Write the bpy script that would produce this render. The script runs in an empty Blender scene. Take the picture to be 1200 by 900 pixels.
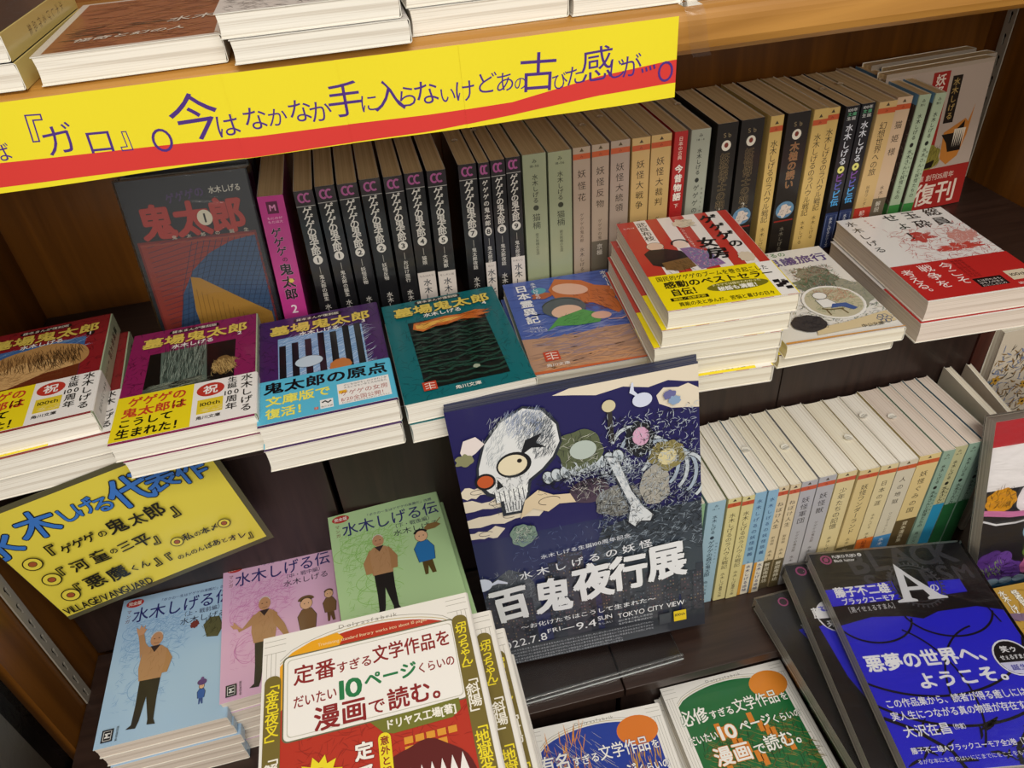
import bpy, math, random
from mathutils import Matrix, Vector
from mathutils.geometry import tessellate_polygon
PI = math.pi
R = math.radians
scn = bpy.context.scene
COL = scn.collection

# ------------------------------------------------------------------ camera
cam_d = bpy.data.cameras.new('camera')
cam = bpy.data.objects.new('camera', cam_d)
COL.objects.link(cam)
scn.camera = cam
cam_d.sensor_fit = 'HORIZONTAL'
cam_d.sensor_width = 36.0
cam_d.lens = 880.0 / 1200.0 * 36.0
cam_d.clip_start = 0.01
RW = Matrix(((0.97273806, -0.18939615, 0.13382739),      # rows: shelf x, depth y, up z in the camera's right/down/forward axes
             (-0.22173039, -0.59049709, 0.77598249),
             (-0.06794342, -0.7845013, -0.61639388)))
cam.matrix_world = Matrix(((RW[0][0], -RW[0][1], -RW[0][2], 0), (RW[1][0], -RW[1][1], -RW[1][2], 0),
                           (RW[2][0], -RW[2][1], -RW[2][2], 0), (0, 0, 0, 1)))
# ------------------------------------------------------------------ world and lights
wd = bpy.data.worlds.new('shop_ambient')
scn.world = wd
wd.use_nodes = True
wd.node_tree.nodes['Background'].inputs[0].default_value = (1.0, 0.95, 0.88, 1)
wd.node_tree.nodes['Background'].inputs[1].default_value = 0.46


def area(name, loc, target, size, power, color):
    d = bpy.data.lights.new(name, 'AREA')
    d.shape = 'RECTANGLE'
    d.size, d.size_y = size
    d.energy = power
    d.color = color
    o = bpy.data.objects.new(name, d)
    COL.objects.link(o)
    o.location = loc
    o.rotation_euler = (Vector(target) - Vector(loc)).to_track_quat('-Z', 'Y').to_euler()
    return o


area('ceiling_light_panel', (0.3, -0.85, 1.35), (0.2, 0.45, -0.4), (1.6, 0.5), 25, (1.0, 0.96, 0.90))
area('added_front_fill', (-0.2, -2.6, 0.95), (0.2, 0.6, -0.3), (2.4, 0.8), 34, (1.0, 0.93, 0.82))  # added low fill from behind the camera, brightens the shelf interiors
scn.view_settings.view_transform = 'Standard'
scn.view_settings.look = 'None'
scn.view_settings.exposure = 0.0
scn.view_settings.gamma = 1.0
scn.view_settings.use_curve_mapping = False
scn.render.film_transparent = False
scn.cycles.max_bounces = 8
scn.cycles.transparent_max_bounces = 16


# ------------------------------------------------------------------ colours and materials
def lin(c):
    c /= 255.0
    return c / 12.92 if c <= 0.04045 else ((c + 0.055) / 1.055) ** 2.4


def rgb(c):
    if isinstance(c, str):
        c = (int(c[0:2], 16), int(c[2:4], 16), int(c[4:6], 16))
    return (lin(c[0]), lin(c[1]), lin(c[2]), 1.0)


def nt(name):
    m = bpy.data.materials.new(name)
    m.use_nodes = True
    t = m.node_tree
    return m, t, t.nodes['Principled BSDF']


def mat_print(name, rough, coat=0.0):
    m, t, b = nt(name)
    a = t.nodes.new('ShaderNodeVertexColor')
    a.layer_name = 'Col'
    t.links.new(a.outputs['Color'], b.inputs['Base Color'])
    b.inputs['Roughness'].default_value = rough
    b.inputs['Coat Weight'].default_value = coat
    b.inputs['Coat Roughness'].default_value = 0.12
    return m


M_PRINT = mat_print('printed_cover', 0.38)
M_GLOSS = mat_print('laminated_cover', 0.35, 0.5)
M_MATTE = mat_print('printed_paper', 0.7)


def mat_pages(name, c1, c2, freq=900):
    m, t, b = nt(name)
    tc = t.nodes.new('ShaderNodeTexCoord')
    mp = t.nodes.new('ShaderNodeMapping')
    mp.inputs['Scale'].default_value = (4, 4, freq)
    n = t.nodes.new('ShaderNodeTexNoise')
    n.inputs['Scale'].default_value = 1.0
    n.inputs['Detail'].default_value = 3
    r = t.nodes.new('ShaderNodeValToRGB')
    r.color_ramp.elements[0].position = 0.36
    r.color_ramp.elements[0].color = rgb(c2)
    r.color_ramp.elements[1].position = 0.52
    r.color_ramp.elements[1].color = rgb(c1)
    t.links.new(tc.outputs['Object'], mp.inputs[0])
    t.links.new(mp.outputs[0], n.inputs['Vector'])
    t.links.new(n.outputs[0], r.inputs[0])
    t.links.new(r.outputs[0], b.inputs['Base Color'])
    bp = t.nodes.new('ShaderNodeBump')
    bp.inputs['Strength'].default_value = 0.25
    bp.inputs['Distance'].default_value = 0.0004
    t.links.new(n.outputs[0], bp.inputs['Height'])
    t.links.new(bp.outputs[0], b.inputs['Normal'])
    b.inputs['Roughness'].default_value = 0.8
    return m


PAGES = {'white': mat_pages('page_edges_white', 'f4efe3', 'd8cfc0'),
         'cream': mat_pages('page_edges_cream', 'efe8d4', 'dacfb8'),
         'pink': mat_pages('page_edges_pinkish', 'e2d4c6', 'ccbcac'),
         'tan': mat_pages('page_edges_tan', 'e2c898', 'cdb080', 500),
         'grey': mat_pages('page_edges_grey', 'e4ddd3', 'c4bbb0')}


def mat_wood(name, c1, c2, axis=(1.5, 30, 30), rough=0.35, bump=0.15):
    m, t, b = nt(name)
    tc = t.nodes.new('ShaderNodeTexCoord')
    mp = t.nodes.new('ShaderNodeMapping')
    mp.inputs['Scale'].default_value = axis
    n = t.nodes.new('ShaderNodeTexNoise')
    n.inputs['Scale'].default_value = 2.2
    n.inputs['Detail'].default_value = 8
    n.inputs['Distortion'].default_value = 0.6
    r = t.nodes.new('ShaderNodeValToRGB')
    r.color_ramp.elements[0].position = 0.33
    r.color_ramp.elements[0].color = rgb(c1)
    r.color_ramp.elements[1].position = 0.66
    r.color_ramp.elements[1].color = rgb(c2)
    t.links.new(tc.outputs['Object'], mp.inputs[0])
    t.links.new(mp.outputs[0], n.inputs['Vector'])
    t.links.new(n.outputs[0], r.inputs[0])
    t.links.new(r.outputs[0], b.inputs['Base Color'])
    bp = t.nodes.new('ShaderNodeBump')
    bp.inputs['Strength'].default_value = bump
    bp.inputs['Distance'].default_value = 0.002
    t.links.new(n.outputs[0], bp.inputs['Height'])
    t.links.new(bp.outputs[0], b.inputs['Normal'])
    b.inputs['Roughness'].default_value = rough
    return m


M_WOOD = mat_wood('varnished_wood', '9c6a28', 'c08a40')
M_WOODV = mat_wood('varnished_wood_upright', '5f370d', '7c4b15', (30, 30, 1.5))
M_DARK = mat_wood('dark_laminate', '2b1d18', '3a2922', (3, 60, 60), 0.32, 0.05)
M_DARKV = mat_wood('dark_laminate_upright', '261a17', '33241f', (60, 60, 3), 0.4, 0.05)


def mat_plain(name, c, rough=0.5, metal=0.0):
    m, t, b = nt(name)
    b.inputs['Base Color'].default_value = rgb(c)
    b.inputs['Roughness'].default_value = rough
    b.inputs['Metallic'].default_value = metal
    n = t.nodes.new('ShaderNodeTexNoise')
    n.inputs['Scale'].default_value = 60
    mr = t.nodes.new('ShaderNodeMapRange')
    mr.inputs['To Min'].default_value = rough * 0.85
    mr.inputs['To Max'].default_value = min(1, rough * 1.15)
    t.links.new(n.outputs[0], mr.inputs[0])
    t.links.new(mr.outputs[0], b.inputs['Roughness'])
    return m


M_METAL = mat_plain('painted_steel', 'b3ab9c', 0.4, 0.3)
M_HOLE = mat_plain('slot_recess', '1c140e', 0.9)
M_FLOOR = mat_wood('shop_floor', '4b4540', '5a524b', (2, 2, 2), 0.5, 0.02)


def mat_clear(name, rough, bump, tint=(1, 1, 1, 1), base=0.04, maxf=0.6):
    m = bpy.data.materials.new(name)
    m.use_nodes = True
    t = m.node_tree
    for n in list(t.nodes):
        t.nodes.remove(n)
    out = t.nodes.new('ShaderNodeOutputMaterial')
    tr = t.nodes.new('ShaderNodeBsdfTransparent')
    tr.inputs[0].default_value = tint
    gl = t.nodes.new('ShaderNodeBsdfGlossy')
    gl.inputs['Roughness'].default_value = rough
    mx = t.nodes.new('ShaderNodeMixShader')
    lw = t.nodes.new('ShaderNodeFresnel')
    lw.inputs[0].default_value = 1.45
    n = t.nodes.new('ShaderNodeTexNoise')
    n.inputs['Scale'].default_value = 28
    n.inputs['Detail'].default_value = 4
    n.inputs['Distortion'].default_value = 1.5
    bp = t.nodes.new('ShaderNodeBump')
    bp.inputs['Strength'].default_value = bump
    bp.inputs['Distance'].default_value = 0.003
    tc = t.nodes.new('ShaderNodeTexCoord')
    mp = t.nodes.new('ShaderNodeMapping')
    mp.inputs['Scale'].default_value = (1, 3, 2)
    t.links.new(tc.outputs['Object'], mp.inputs[0])
    t.links.new(mp.outputs[0], n.inputs['Vector'])
    t.links.new(n.outputs[0], bp.inputs['Height'])
    t.links.new(bp.outputs[0], gl.inputs['Normal'])
    t.links.new(bp.outputs[0], lw.inputs['Normal'])
    t.links.new(lw.outputs[0], mx.inputs[0])
    t.links.new(tr.outputs[0], mx.inputs[1])
    t.links.new(gl.outputs[0], mx.inputs[2])
    t.links.new(mx.outputs[0], out.inputs[0])
    return m


M_WRAP = mat_clear('shrink_wrap', 0.12, 0.25)
M_ACRYL = mat_clear('clear_acrylic', 0.25, 0.0, (0.93, 0.94, 0.94, 1))
M_TAPE = mat_clear('clear_tape', 0.2, 0.3, (0.95, 0.94, 0.9, 1))

# ------------------------------------------------------------------ mesh helpers


def link(name, me, parent=None, mats=()):
    o = bpy.data.objects.new(name, me)
    COL.objects.link(o)
    if parent:
        o.parent = parent
    for m in mats:
        if m.name not in [x.name for x in me.materials if x]:
            me.materials.append(m)
    return o


def empty(name, mtx, label, cat, group=None):
    o = bpy.data.objects.new(name, None)
    o.empty_display_size = 0.02
    COL.objects.link(o)
    o.matrix_world = mtx
    o['label'] = label
    o['category'] = cat
    if group:
        o['group'] = group
    return o


def box_data(x0, x1, y0, y1, z0, z1):
    v = [(x, y, z) for x in (x0, x1) for y in (y0, y1) for z in (z0, z1)]
    f = [(0, 1, 3, 2), (4, 6, 7, 5), (0, 4, 5, 1), (2, 3, 7, 6), (0, 2, 6, 4), (1, 5, 7, 3)]
    return v, f


def box(name, dims, mat, parent=None, bevel=0.0):
    v, f = box_data(*dims)
    me = bpy.data.meshes.new(name)
    me.from_pydata(v, [], f)
    if bevel:
        import bmesh
        bm = bmesh.new()
        bm.from_mesh(me)
        bmesh.ops.bevel(bm, geom=bm.edges[:], offset=bevel, segments=3, affect='EDGES', profile=0.5)
        bm.to_mesh(me)
        bm.free()
        for p in me.polygons:
            p.use_smooth = False
    return link(name, me, parent, [mat])


def extrude_x(name, prof, x0, x1, mat, parent=None):
    """prof: closed (y,z) outline"""
    n = len(prof)
    v = [(x0, a, b) for a, b in prof] + [(x1, a, b) for a, b in prof]
    f = [(i, (i + 1) % n, n + (i + 1) % n, n + i) for i in range(n)]
    f += [tuple(range(n))[::-1], tuple(range(n, 2 * n))]
    me = bpy.data.meshes.new(name)
    me.from_pydata(v, [], f)
    return link(name, me, parent, [mat])


# ------------------------------------------------------------------ glyphs
_fc = bpy.data.curves.new('glyph_source', 'FONT')
_fo = bpy.data.objects.new('glyph_source', _fc)
COL.objects.link(_fo)
_fc.resolution_u = 3
_G = {}


def glyph(ch, off):
    k = (ch, off)
    if k in _G:
        return _G[k]
    _fc.body = ch
    _fc.offset = off
    dg = bpy.context.evaluated_depsgraph_get()
    e = _fo.evaluated_get(dg)
    me = e.to_mesh()
    me.calc_loop_triangles()
    v = [(a.co.x, a.co.y) for a in me.vertices]
    t = [tuple(x.vertices) for x in me.loop_triangles]
    e.to_mesh_clear()
    if ord(ch) < 0x2000 and v:
        xs = [a[0] for a in v]
        cx = (min(xs) + max(xs)) / 2
        adv = max(xs) - min(xs) + 0.07
        v = [(a - cx, b - 0.37) for a, b in v]
    else:
        v = [(a - 0.5, b - 0.37) for a, b in v]
        adv = 1.0
    if ch == ' ':
        adv = 0.35
    _G[k] = (v, t, adv)
    return _G[k]


ROT = 'ー「」『』（）()〜～…—[]【】-'
SMALLP = '。、'


class Canvas:
    """flat printed artwork in millimetres, origin at the lower left"""

    def __init__(s, w, h, dz=0.012):
        s.w, s.h, s.dz = w, h, dz
        s.v, s.t, s.c = [], [], []
        s._L = 1
        s.top = 2
        s.dirty = False

    def fresh(s):
        if s.dirty:
            s.dirty = False
            s.L += 1

    @property
    def L(s):
        return s._L

    @L.setter
    def L(s, _):
        s._L = s.top          # next layer lies above everything printed so far
        s.top += 1

    def tri(s, a, b, c, col):
        P = [a, b, c]
        if min(p[0] for p in P) < 0 or min(p[1] for p in P) < 0 or max(p[0] for p in P) > s.w or max(p[1] for p in P) > s.h:
            for ax, lim, sg in ((0, 0, 1), (0, s.w, -1), (1, 0, 1), (1, s.h, -1)):
                Q = []
                for i in range(len(P)):
                    p, q = P[i], P[(i + 1) % len(P)]
                    dp, dq = (p[ax] - lim) * sg, (q[ax] - lim) * sg
                    if dp >= 0:
                        Q.append(p)
                    if (dp > 0 > dq) or (dp < 0 < dq):
                        k = dp / (dp - dq)
                        Q.append((p[0] + (q[0] - p[0]) * k, p[1] + (q[1] - p[1]) * k))
                P = Q
                if len(P) < 3:
                    return
        ar = sum(P[i][0] * P[(i + 1) % len(P)][1] - P[(i + 1) % len(P)][0] * P[i][1] for i in range(len(P)))
        if abs(ar) < 1e-7:
            return
        if ar < 0:
            P = P[::-1]
        z = s.L * s.dz
        n = len(s.v)
        for p in P:
            s.v.append((p[0], p[1], z))
            s.c.append(col)
        for i in range(1, len(P) - 1):
            s.t.append((n, n + i, n + i + 1))

    def poly(s, pts, col, up=True):
        s.fresh()
        col = rgb(col)
        if len(pts) == 3:
            s.tri(*pts, col)
        elif len(pts) == 4 and False:
            pass
        else:
            for t in tessellate_polygon([[Vector((x, y, 0)) for x, y in pts]]):
                s.tri(pts[t[0]], pts[t[1]], pts[t[2]], col)
        if up:
            s.L += 1

    def rect(s, x0, y0, x1, y1, col, up=True):
        s.fresh()
        c = rgb(col)
        s.tri((x0, y0), (x1, y0), (x1, y1), c)
        s.tri((x0, y0), (x1, y1), (x0, y1), c)
        if up:
            s.L += 1

    def rrect(s, x0, y0, x1, y1, r, col):
        p = []
        for cx, cy, a in ((x1 - r, y0 + r, -90), (x1 - r, y1 - r, 0), (x0 + r, y1 - r, 90), (x0 + r, y0 + r, 180)):
            for k in range(5):
                t = R(a + k * 22.5)
                p.append((cx + r * math.cos(t), cy + r * math.sin(t)))
        s.poly(p, col)

    def ell(s, cx, cy, rx, ry, col, n=24, rot=0, up=True):
        cr, sr = math.cos(R(rot)), math.sin(R(rot))
        p = []
        for i in range(n):
            a, b = rx * math.cos(2 * PI * i / n), ry * math.sin(2 * PI * i / n)
            p.append((cx + a * cr - b * sr, cy + a * sr + b * cr))
        s.poly(p, col, up)

    def blob(s, cx, cy, rx, ry, col, seed=0, amp=0.2, n=20):
        r = random.Random(seed)
        p = []
        n = 44
        ph = [(r.randint(2, 9), r.uniform(0, 6.28), r.uniform(.3, 1)) for _ in range(5)]
        for i in range(n):
            a = 2 * PI * i / n
            k = 1 + amp * 0.45 * sum(w * math.sin(f * a + q) for f, q, w in ph)
            p.append((cx + k * rx * math.cos(a), cy + k * ry * math.sin(a)))
        s.poly(p, col)

    def line(s, pts, w, col, up=True, taper=False):
        s.fresh()
        c = rgb(col)
        n = len(pts)
        L = []
        for i in range(n):
            a = pts[max(0, i - 1)]
            b = pts[min(n - 1, i + 1)]
            dx, dy = b[0] - a[0], b[1] - a[1]
            d = math.hypot(dx, dy) or 1
            k = w / 2 * (math.sin(PI * (i + 0.3) / (n - 0.4)) if taper else 1)
            L.append(((pts[i][0] - dy / d * k, pts[i][1] + dx / d * k), (pts[i][0] + dy / d * k, pts[i][1] - dx / d * k)))
        for i in range(n - 1):
            s.tri(L[i][0], L[i][1], L[i + 1][1], c)
            s.tri(L[i][0], L[i + 1][1], L[i + 1][0], c)
        if up:
            s.L += 1

    def ring(s, cx, cy, rx, ry, w, col, n=28, up=True, a0=0, a1=360):
        s.line([(cx + rx * math.cos(R(a0 + (a1 - a0) * i / n)), cy + ry * math.sin(R(a0 + (a1 - a0) * i / n))) for i in range(n + 1)], w, col, up)

    def hatch(s, x0, y0, x1, y1, n, w, length, col, ang=0, spread=40, seed=1, curve=0.3):
        """many short pen strokes"""
        s.fresh()
        r = random.Random(seed)
        base = s._L
        if w < 1.5:
            n, w, length = int(n * 1.7), w * 0.62, length * 0.8
        for i in range(n):
            x, y = r.uniform(x0, x1), r.uniform(y0, y1)
            a = R(ang + r.uniform(-spread, spread))
            l = length * r.uniform(0.5, 1.2)
            k = r.uniform(-curve, curve)
            p = []
            for j in range(4):
                p.append((x, y))
                x += math.cos(a) * l / 3
                y += math.sin(a) * l / 3
                a += k
            s._L = base + i % 8
            s.line(p, w * r.uniform(0.6, 1.3), col, False, True)
        s._L = base
        s.top = max(s.top, base + 8)
        s.L += 1

    def ch(s, ch, x, y, size, col, bold=0.0, rot=0.0, sx=1.0, shear=0.0):
        if ch == ' ':
            return
        b0 = 0.0
        v, t, adv = glyph(ch, b0)
        c = col if isinstance(col, tuple) and len(col) == 4 else rgb(col)
        cr, sr = math.cos(R(rot)), math.sin(R(rot))
        d = max(0.0, bold - 0.006) * 0.62 * size
        if d <= 0.004 * size:
            offs = ((0, 0),)
        elif bold < 0.07:
            offs = ((d, d * .7), (-d, -d * .7), (d * .7, -d), (-d * .7, d))
        else:
            offs = [(d * math.cos(k * PI / 4), d * math.sin(k * PI / 4)) for k in range(8)] + [(0, 0)]
        base = s._L
        for kk, (ox, oy) in enumerate(offs):
            s._L = base + kk
            P = []
            for a, b in v:
                a, b = a * size * sx + b * size * shear, b * size
                P.append((x + ox + a * cr - b * sr, y + oy + a * sr + b * cr))
            for q in t:
                s.tri(P[q[0]], P[q[1]], P[q[2]], c)
        s._L = base
        s.top = max(s.top, base + len(offs))
        s.dirty = True

    def text(s, st, x0, x1, y, size, col, bold=0.0, y1=None, sx=None, up=True, outline=None, ow=0.04, jit=0, shear=0.0, seed=0):
        """horizontal text whose cells fill x0..x1, centre line at y (to y1)"""
        if y1 is None:
            y1 = y
        adv = [glyph(c, 0.0)[2] for c in st]
        tot = sum(adv)
        if sx is None:
            sx = min(1.25, (x1 - x0) / (tot * size)) if tot else 1
        rr = random.Random(seed + len(st))
        rot = math.degrees(math.atan2(y1 - y, x1 - x0))
        for layer in ((0, 1) if outline else (1,)):
            acc = 0
            rr = random.Random(seed + len(st))
            for c, a in zip(st, adv):
                k = (acc + a / 2) / tot
                acc += a
                j = [rr.uniform(-1, 1) * jit for _ in range(3)]
                s.ch(c, x0 + (x1 - x0) * k + j[0] * size * .04, y + (y1 - y) * k + j[1] * size * .05, size,
                     outline if layer == 0 else col, bold + (ow if layer == 0 else 0), rot + j[2] * 6, sx, shear)
            if layer == 0:
                s.L += 1

    def vtext(s, st, x, ya, yb, size, col, bold=0.0, x1=None, up=True, outline=None, ow=0.04, sx=1.0):
        """vertical text, cells fill ya (top) .. yb (bottom)"""
        n = len(st)
        if x1 is None:
            x1 = x
        for layer in ((0, 1) if outline else (1,)):
            for i, c in enumerate(st):
                k = (i + 0.5) / n
                cx, cy = x + (x1 - x) * k, ya + (yb - ya) * k
                rot = -90 if c in ROT else 0
                if c in SMALLP:
                    cx += size * 0.55
                    cy += size * 0.55
                s.ch(c, cx, cy, size, outline if layer == 0 else col, bold + (ow if layer == 0 else 0), rot, sx)
            if layer == 0:
                s.L += 1

    def micro(s, x0, x1, y, size, col, seed=0, y1=None, n=None):
        """lines of print too small to read: real kana in a row"""
        r = random.Random(seed)
        n = n or int((x1 - x0) / size)
        st = ''.join(r.choice('のにをはがとでもしたるいなこれさまのにを本日人大中出年生') for _ in range(max(1, n)))
        s.text(st, x0, x1, y, size, col, 0.0, y1, up=False)

    def build(s, name, parent, fn, mat, share=None):
        me = bpy.data.meshes.new(name)
        me.from_pydata([fn(*p) for p in s.v], [], s.t)
        ca = me.color_attributes.new('Col', 'FLOAT_COLOR', 'POINT')
        flat = [k for c in s.c for k in c]
        ca.data.foreach_set('color', flat)
        return link(name, me, parent, [mat])


# ------------------------------------------------------------------ books


def cover_mesh(name, w, h, t, col, spinecol, r=1.6, th=0.45, y0=0.0, out=0.0, fore=0.0):
    """folded cover: front, rounded spine at x=w, back (millimetres in, metres out)"""
    o = out
    outer = [(fore, t + o)]
    W = w + o
    outer.append((W - r, t + o))
    for k in range(1, 5):
        a = R(90 - k * 22.5)
        outer.append((W - r + r * math.cos(a), t + o - r + r * math.sin(a)))
    for k in range(0, 5):
        a = R(-k * 22.5)
        outer.append((W - r + r * math.cos(a), -o + r + r * math.sin(a)))
    outer.append((fore, -o))
    inner = []
    for x, z in outer:
        if x > W - r - 0.01:
            ix = W - r + max(0, (x - (W - r))) * (r - th) / r if r > th else x
            iz = (t + o - r + (z - (t + o - r)) * (r - th) / r) if z > t / 2 else (-o + r + (z - (-o + r)) * (r - th) / r)
            inner.append((ix, iz))
        else:
            inner.append((x, z - th if z > t / 2 else z + th))
    n = len(outer)
    v, f, fc = [], [], []
    for y in (y0, y0 + h):
        for x, z in outer:
            v.append((x / 1000, y / 1000, z / 1000))
        for x, z in inner:
            v.append((x / 1000, y / 1000, z / 1000))
    m = 2 * n
    for i in range(n - 1):
        c = col if (i == 0 or i == n - 2) else spinecol
        f.append((i, m + i, m + i + 1, i + 1)); fc.append(c)
        f.append((n + i, n + i + 1, m + n + i + 1, m + n + i)); fc.append('f0ece0')
        f.append((i, i + 1, n + i + 1, n + i)); fc.append('f0ece0')
        f.append((m + i, m + n + i, m + n + i + 1, m + i + 1)); fc.append('f0ece0')
    for i in (0, n - 1):
        f.append((i, n + i, m + n + i, m + i)); fc.append('f0ece0')
    me = bpy.data.meshes.new(name)
    me.from_pydata(v, [], f)
    ca = me.color_attributes.new('Col', 'FLOAT_COLOR', 'CORNER')
    k = 0
    for p, c in zip(me.polygons, fc):
        cc = rgb(c)
        for _ in range(p.loop_total):
            ca.data[k].color = cc
            k += 1
        p.use_smooth = False
    me.update()
    return me


def pages_mesh(w, h, t, hollow=0.6, seed=0):
    """block of pages: fore-edge hollow, spine side rounded"""
    r = random.Random(seed)
    z0, z1 = 0.5, t - 0.5
    xs0, n = 0.6, 6
    v, f = [], []
    for y in (0.5, h - 0.5):
        for i in range(n + 1):
            k = i / n
            z = z0 + (z1 - z0) * k
            v.append(((xs0 + hollow * math.sin(PI * k) + r.uniform(0, .12)) / 1000, (y + r.uniform(0, .25) * (1 if y < 1 else -1)) / 1000, z / 1000))
        for i in range(n + 1):
            k = 1 - i / n
            z = z0 + (z1 - z0) * k
            v.append(((w - 1.4 + 0.8 * math.sin(PI * k)) / 1000, y / 1000, z / 1000))
    m = 2 * (n + 1)
    for i in range(m):
        j = (i + 1) % m
        f.append((i, j, m + j, m + i))
    f.append(tuple(range(m))[::-1])
    f.append(tuple(range(m, 2 * m)))
    me = bpy.data.meshes.new('page_block')
    me.from_pydata(v, [], f)
    return me


def front_fn(t, eps=0.05):
    return lambda u, v, z: (u / 1000, v / 1000, (t + eps + z) / 1000)


def spine_fn(w, t, eps=0.05):
    return lambda u, v, z: ((w + eps + z) / 1000, v / 1000, (t - u) / 1000)


def make_book(mtx, w, h, t, label, group=None, col='ffffff', scol=None, pages='white', front=None, spine=None,
              band=None, gloss=False, wrap=False, seed=0, art=None, name='paperback_book', cat='book', bandspine=None):
    """band = (height, colour, front canvas function, y offset)"""
    e = empty(name, mtx, label, cat, group)
    pm = M_GLOSS if gloss else M_PRINT
    scol = scol or col
    cov = link('cover', cover_mesh('cover', w, h, t, col, scol), e, [pm])
    link('page_block', pages_mesh(w, h, t, seed=seed), e, [PAGES[pages]])
    if front:
        k = w / art if art else 1.0
        c = Canvas((w - 1.2) / k, h / k)
        front(c)
        c.build('printed_front', cov, (lambda u, v, z: (u * k / 1000, v * k / 1000, (t + 0.05 + z * k) / 1000)), pm)
    if spine:
        c = Canvas(t, h, 0.01)
        spine(c)
        c.build('printed_spine', cov, spine_fn(w, t), pm)
    if band:
        bh, bc, bf, yo = band
        bd = link('paper_band', cover_mesh('paper_band', w, bh, t, bc, bc, th=0.2, y0=yo, out=0.6), e, [M_PRINT])
        if bf:
            c = Canvas(w - 1.2, bh)
            bf(c)
            c.build('printed_band', bd, lambda u, v, z: (u / 1000, (v + yo) / 1000, (t + 0.65 + z) / 1000), M_PRINT)
        if bandspine:
            c = Canvas(t, bh, 0.01)
            bandspine(c)
            c.build('band_spine_print', bd, lambda u, v, z: ((w + 0.65 + z) / 1000, (v + yo) / 1000, (t - u) / 1000), M_PRINT)
    if wrap:
        o = 1.2
        vv, ff = box_data(-o / 1000, (w + o) / 1000, -o / 1000, (h + o) / 1000, -0.3 / 1000, (t + o) / 1000)
        me = bpy.data.meshes.new('plastic_wrap')
        me.from_pydata(vv, [], ff)
        link('plastic_wrap', me, e, [M_WRAP])
    return e


def copy_book(src, mtx, label, group=None, skip=()):
    c = src.copy()
    COL.objects.link(c)
    c.matrix_world = mtx
    c['label'] = label
    if group:
        c['group'] = group
    for ch in src.children:
        if ch.name.split('.')[0] in skip:
            continue
        d = ch.copy()
        COL.objects.link(d)
        d.parent = c
        for g in ch.children:
            if g.name.split('.')[0] in skip:
                continue
            k = g.copy()
            COL.objects.link(k)
            k.parent = d
    return c


def lie(x, y, z, yaw=0.0, tilt=0.0):
    """book lying on its back cover, lower left corner of the cover at x,y and underside at z"""
    return Matrix.Translation((x, y, z)) @ Matrix.Rotation(R(yaw), 4, 'Z') @ Matrix.Rotation(R(tilt), 4, 'X')


STAND = Matrix(((0, 0, -1, 0), (-1, 0, 0, 0), (0, 1, 0, 0), (0, 0, 0, 1)))


def stand(x, y, z, w, t, lean=0.0, yaw=0.0):
    """book standing on its foot, spine toward -y, left side of the spine at x"""
    return Matrix.Translation((x, y, z)) @ Matrix.Rotation(R(yaw), 4, 'Z') @ Matrix.Rotation(R(lean), 4, 'Y') @ Matrix.Translation((t / 1000, w / 1000, 0)) @ STAND


TABS = ['first', 'second', 'third', 'fourth', 'fifth', 'sixth', 'seventh', 'eighth', 'ninth', 'last']
ORD = ['top', 'second', 'third', 'fourth', 'fifth', 'sixth', 'seventh', 'eighth', 'ninth', 'tenth', 'eleventh', 'twelfth', 'thirteenth', 'fourteenth']

# ================================================================== the shop and the bookcase
ZT, ZM, ZS, ZL = -0.113, -0.398, -0.650, -0.900      # tops of the upper shelf, middle shelf, dark step, low deck
XL, XR, YB = -0.356, 0.700, 0.760

o = box('floor', (-2.5, 3.0, -2.5, 0.9, -1.22, -1.2), M_FLOOR); o['kind'] = 'structure'
M_WALL = mat_plain('painted_wall', '8d8478', 0.8)
o = box('wall_back', (-2.5, 3.0, 0.80, 0.9, -1.2, 1.3), M_WALL); o['kind'] = 'structure'

case = empty('bookcase', Matrix.Translation((0.18, 0.6, -1.2)), 'varnished brown wooden bookcase that holds all the rows and stacks of paperbacks', 'bookcase')
OFF = Vector((-0.18, -0.6, 1.2))


def cbox(name, d, mat, bevel=0):
    ob = box(name, d, mat, case, bevel)
    ob.location = OFF
    return ob


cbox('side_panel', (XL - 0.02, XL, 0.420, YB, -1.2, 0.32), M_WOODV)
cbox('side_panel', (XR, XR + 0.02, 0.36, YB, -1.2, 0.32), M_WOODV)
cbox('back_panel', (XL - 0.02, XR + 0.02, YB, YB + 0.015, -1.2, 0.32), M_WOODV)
prof = [(YB, ZT), (0.497, ZT)] + [(0.497 - 0.012 * math.sin(R(a)), ZT - 0.012 + 0.012 * math.cos(R(a))) for a in range(15, 91, 15)] \
    + [(0.485, ZT - 0.022), (0.487, ZT - 0.027), (0.492, ZT - 0.031), (YB, ZT - 0.031)]
ob = extrude_x('shelf_board', prof, XL, XR, M_WOOD, case); ob.location = OFF
cbox('shelf_board', (XL, XR, 0.50, YB, ZM - 0.022, ZM), M_DARK, 0.001)
cbox('base_board', (XL, XR, 0.15, YB, ZL - 0.03, ZL), M_DARK, 0.001)
cbox('base_board', (XL, XR, 0.50, YB, -1.2, ZL - 0.031), M_DARKV)


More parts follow.
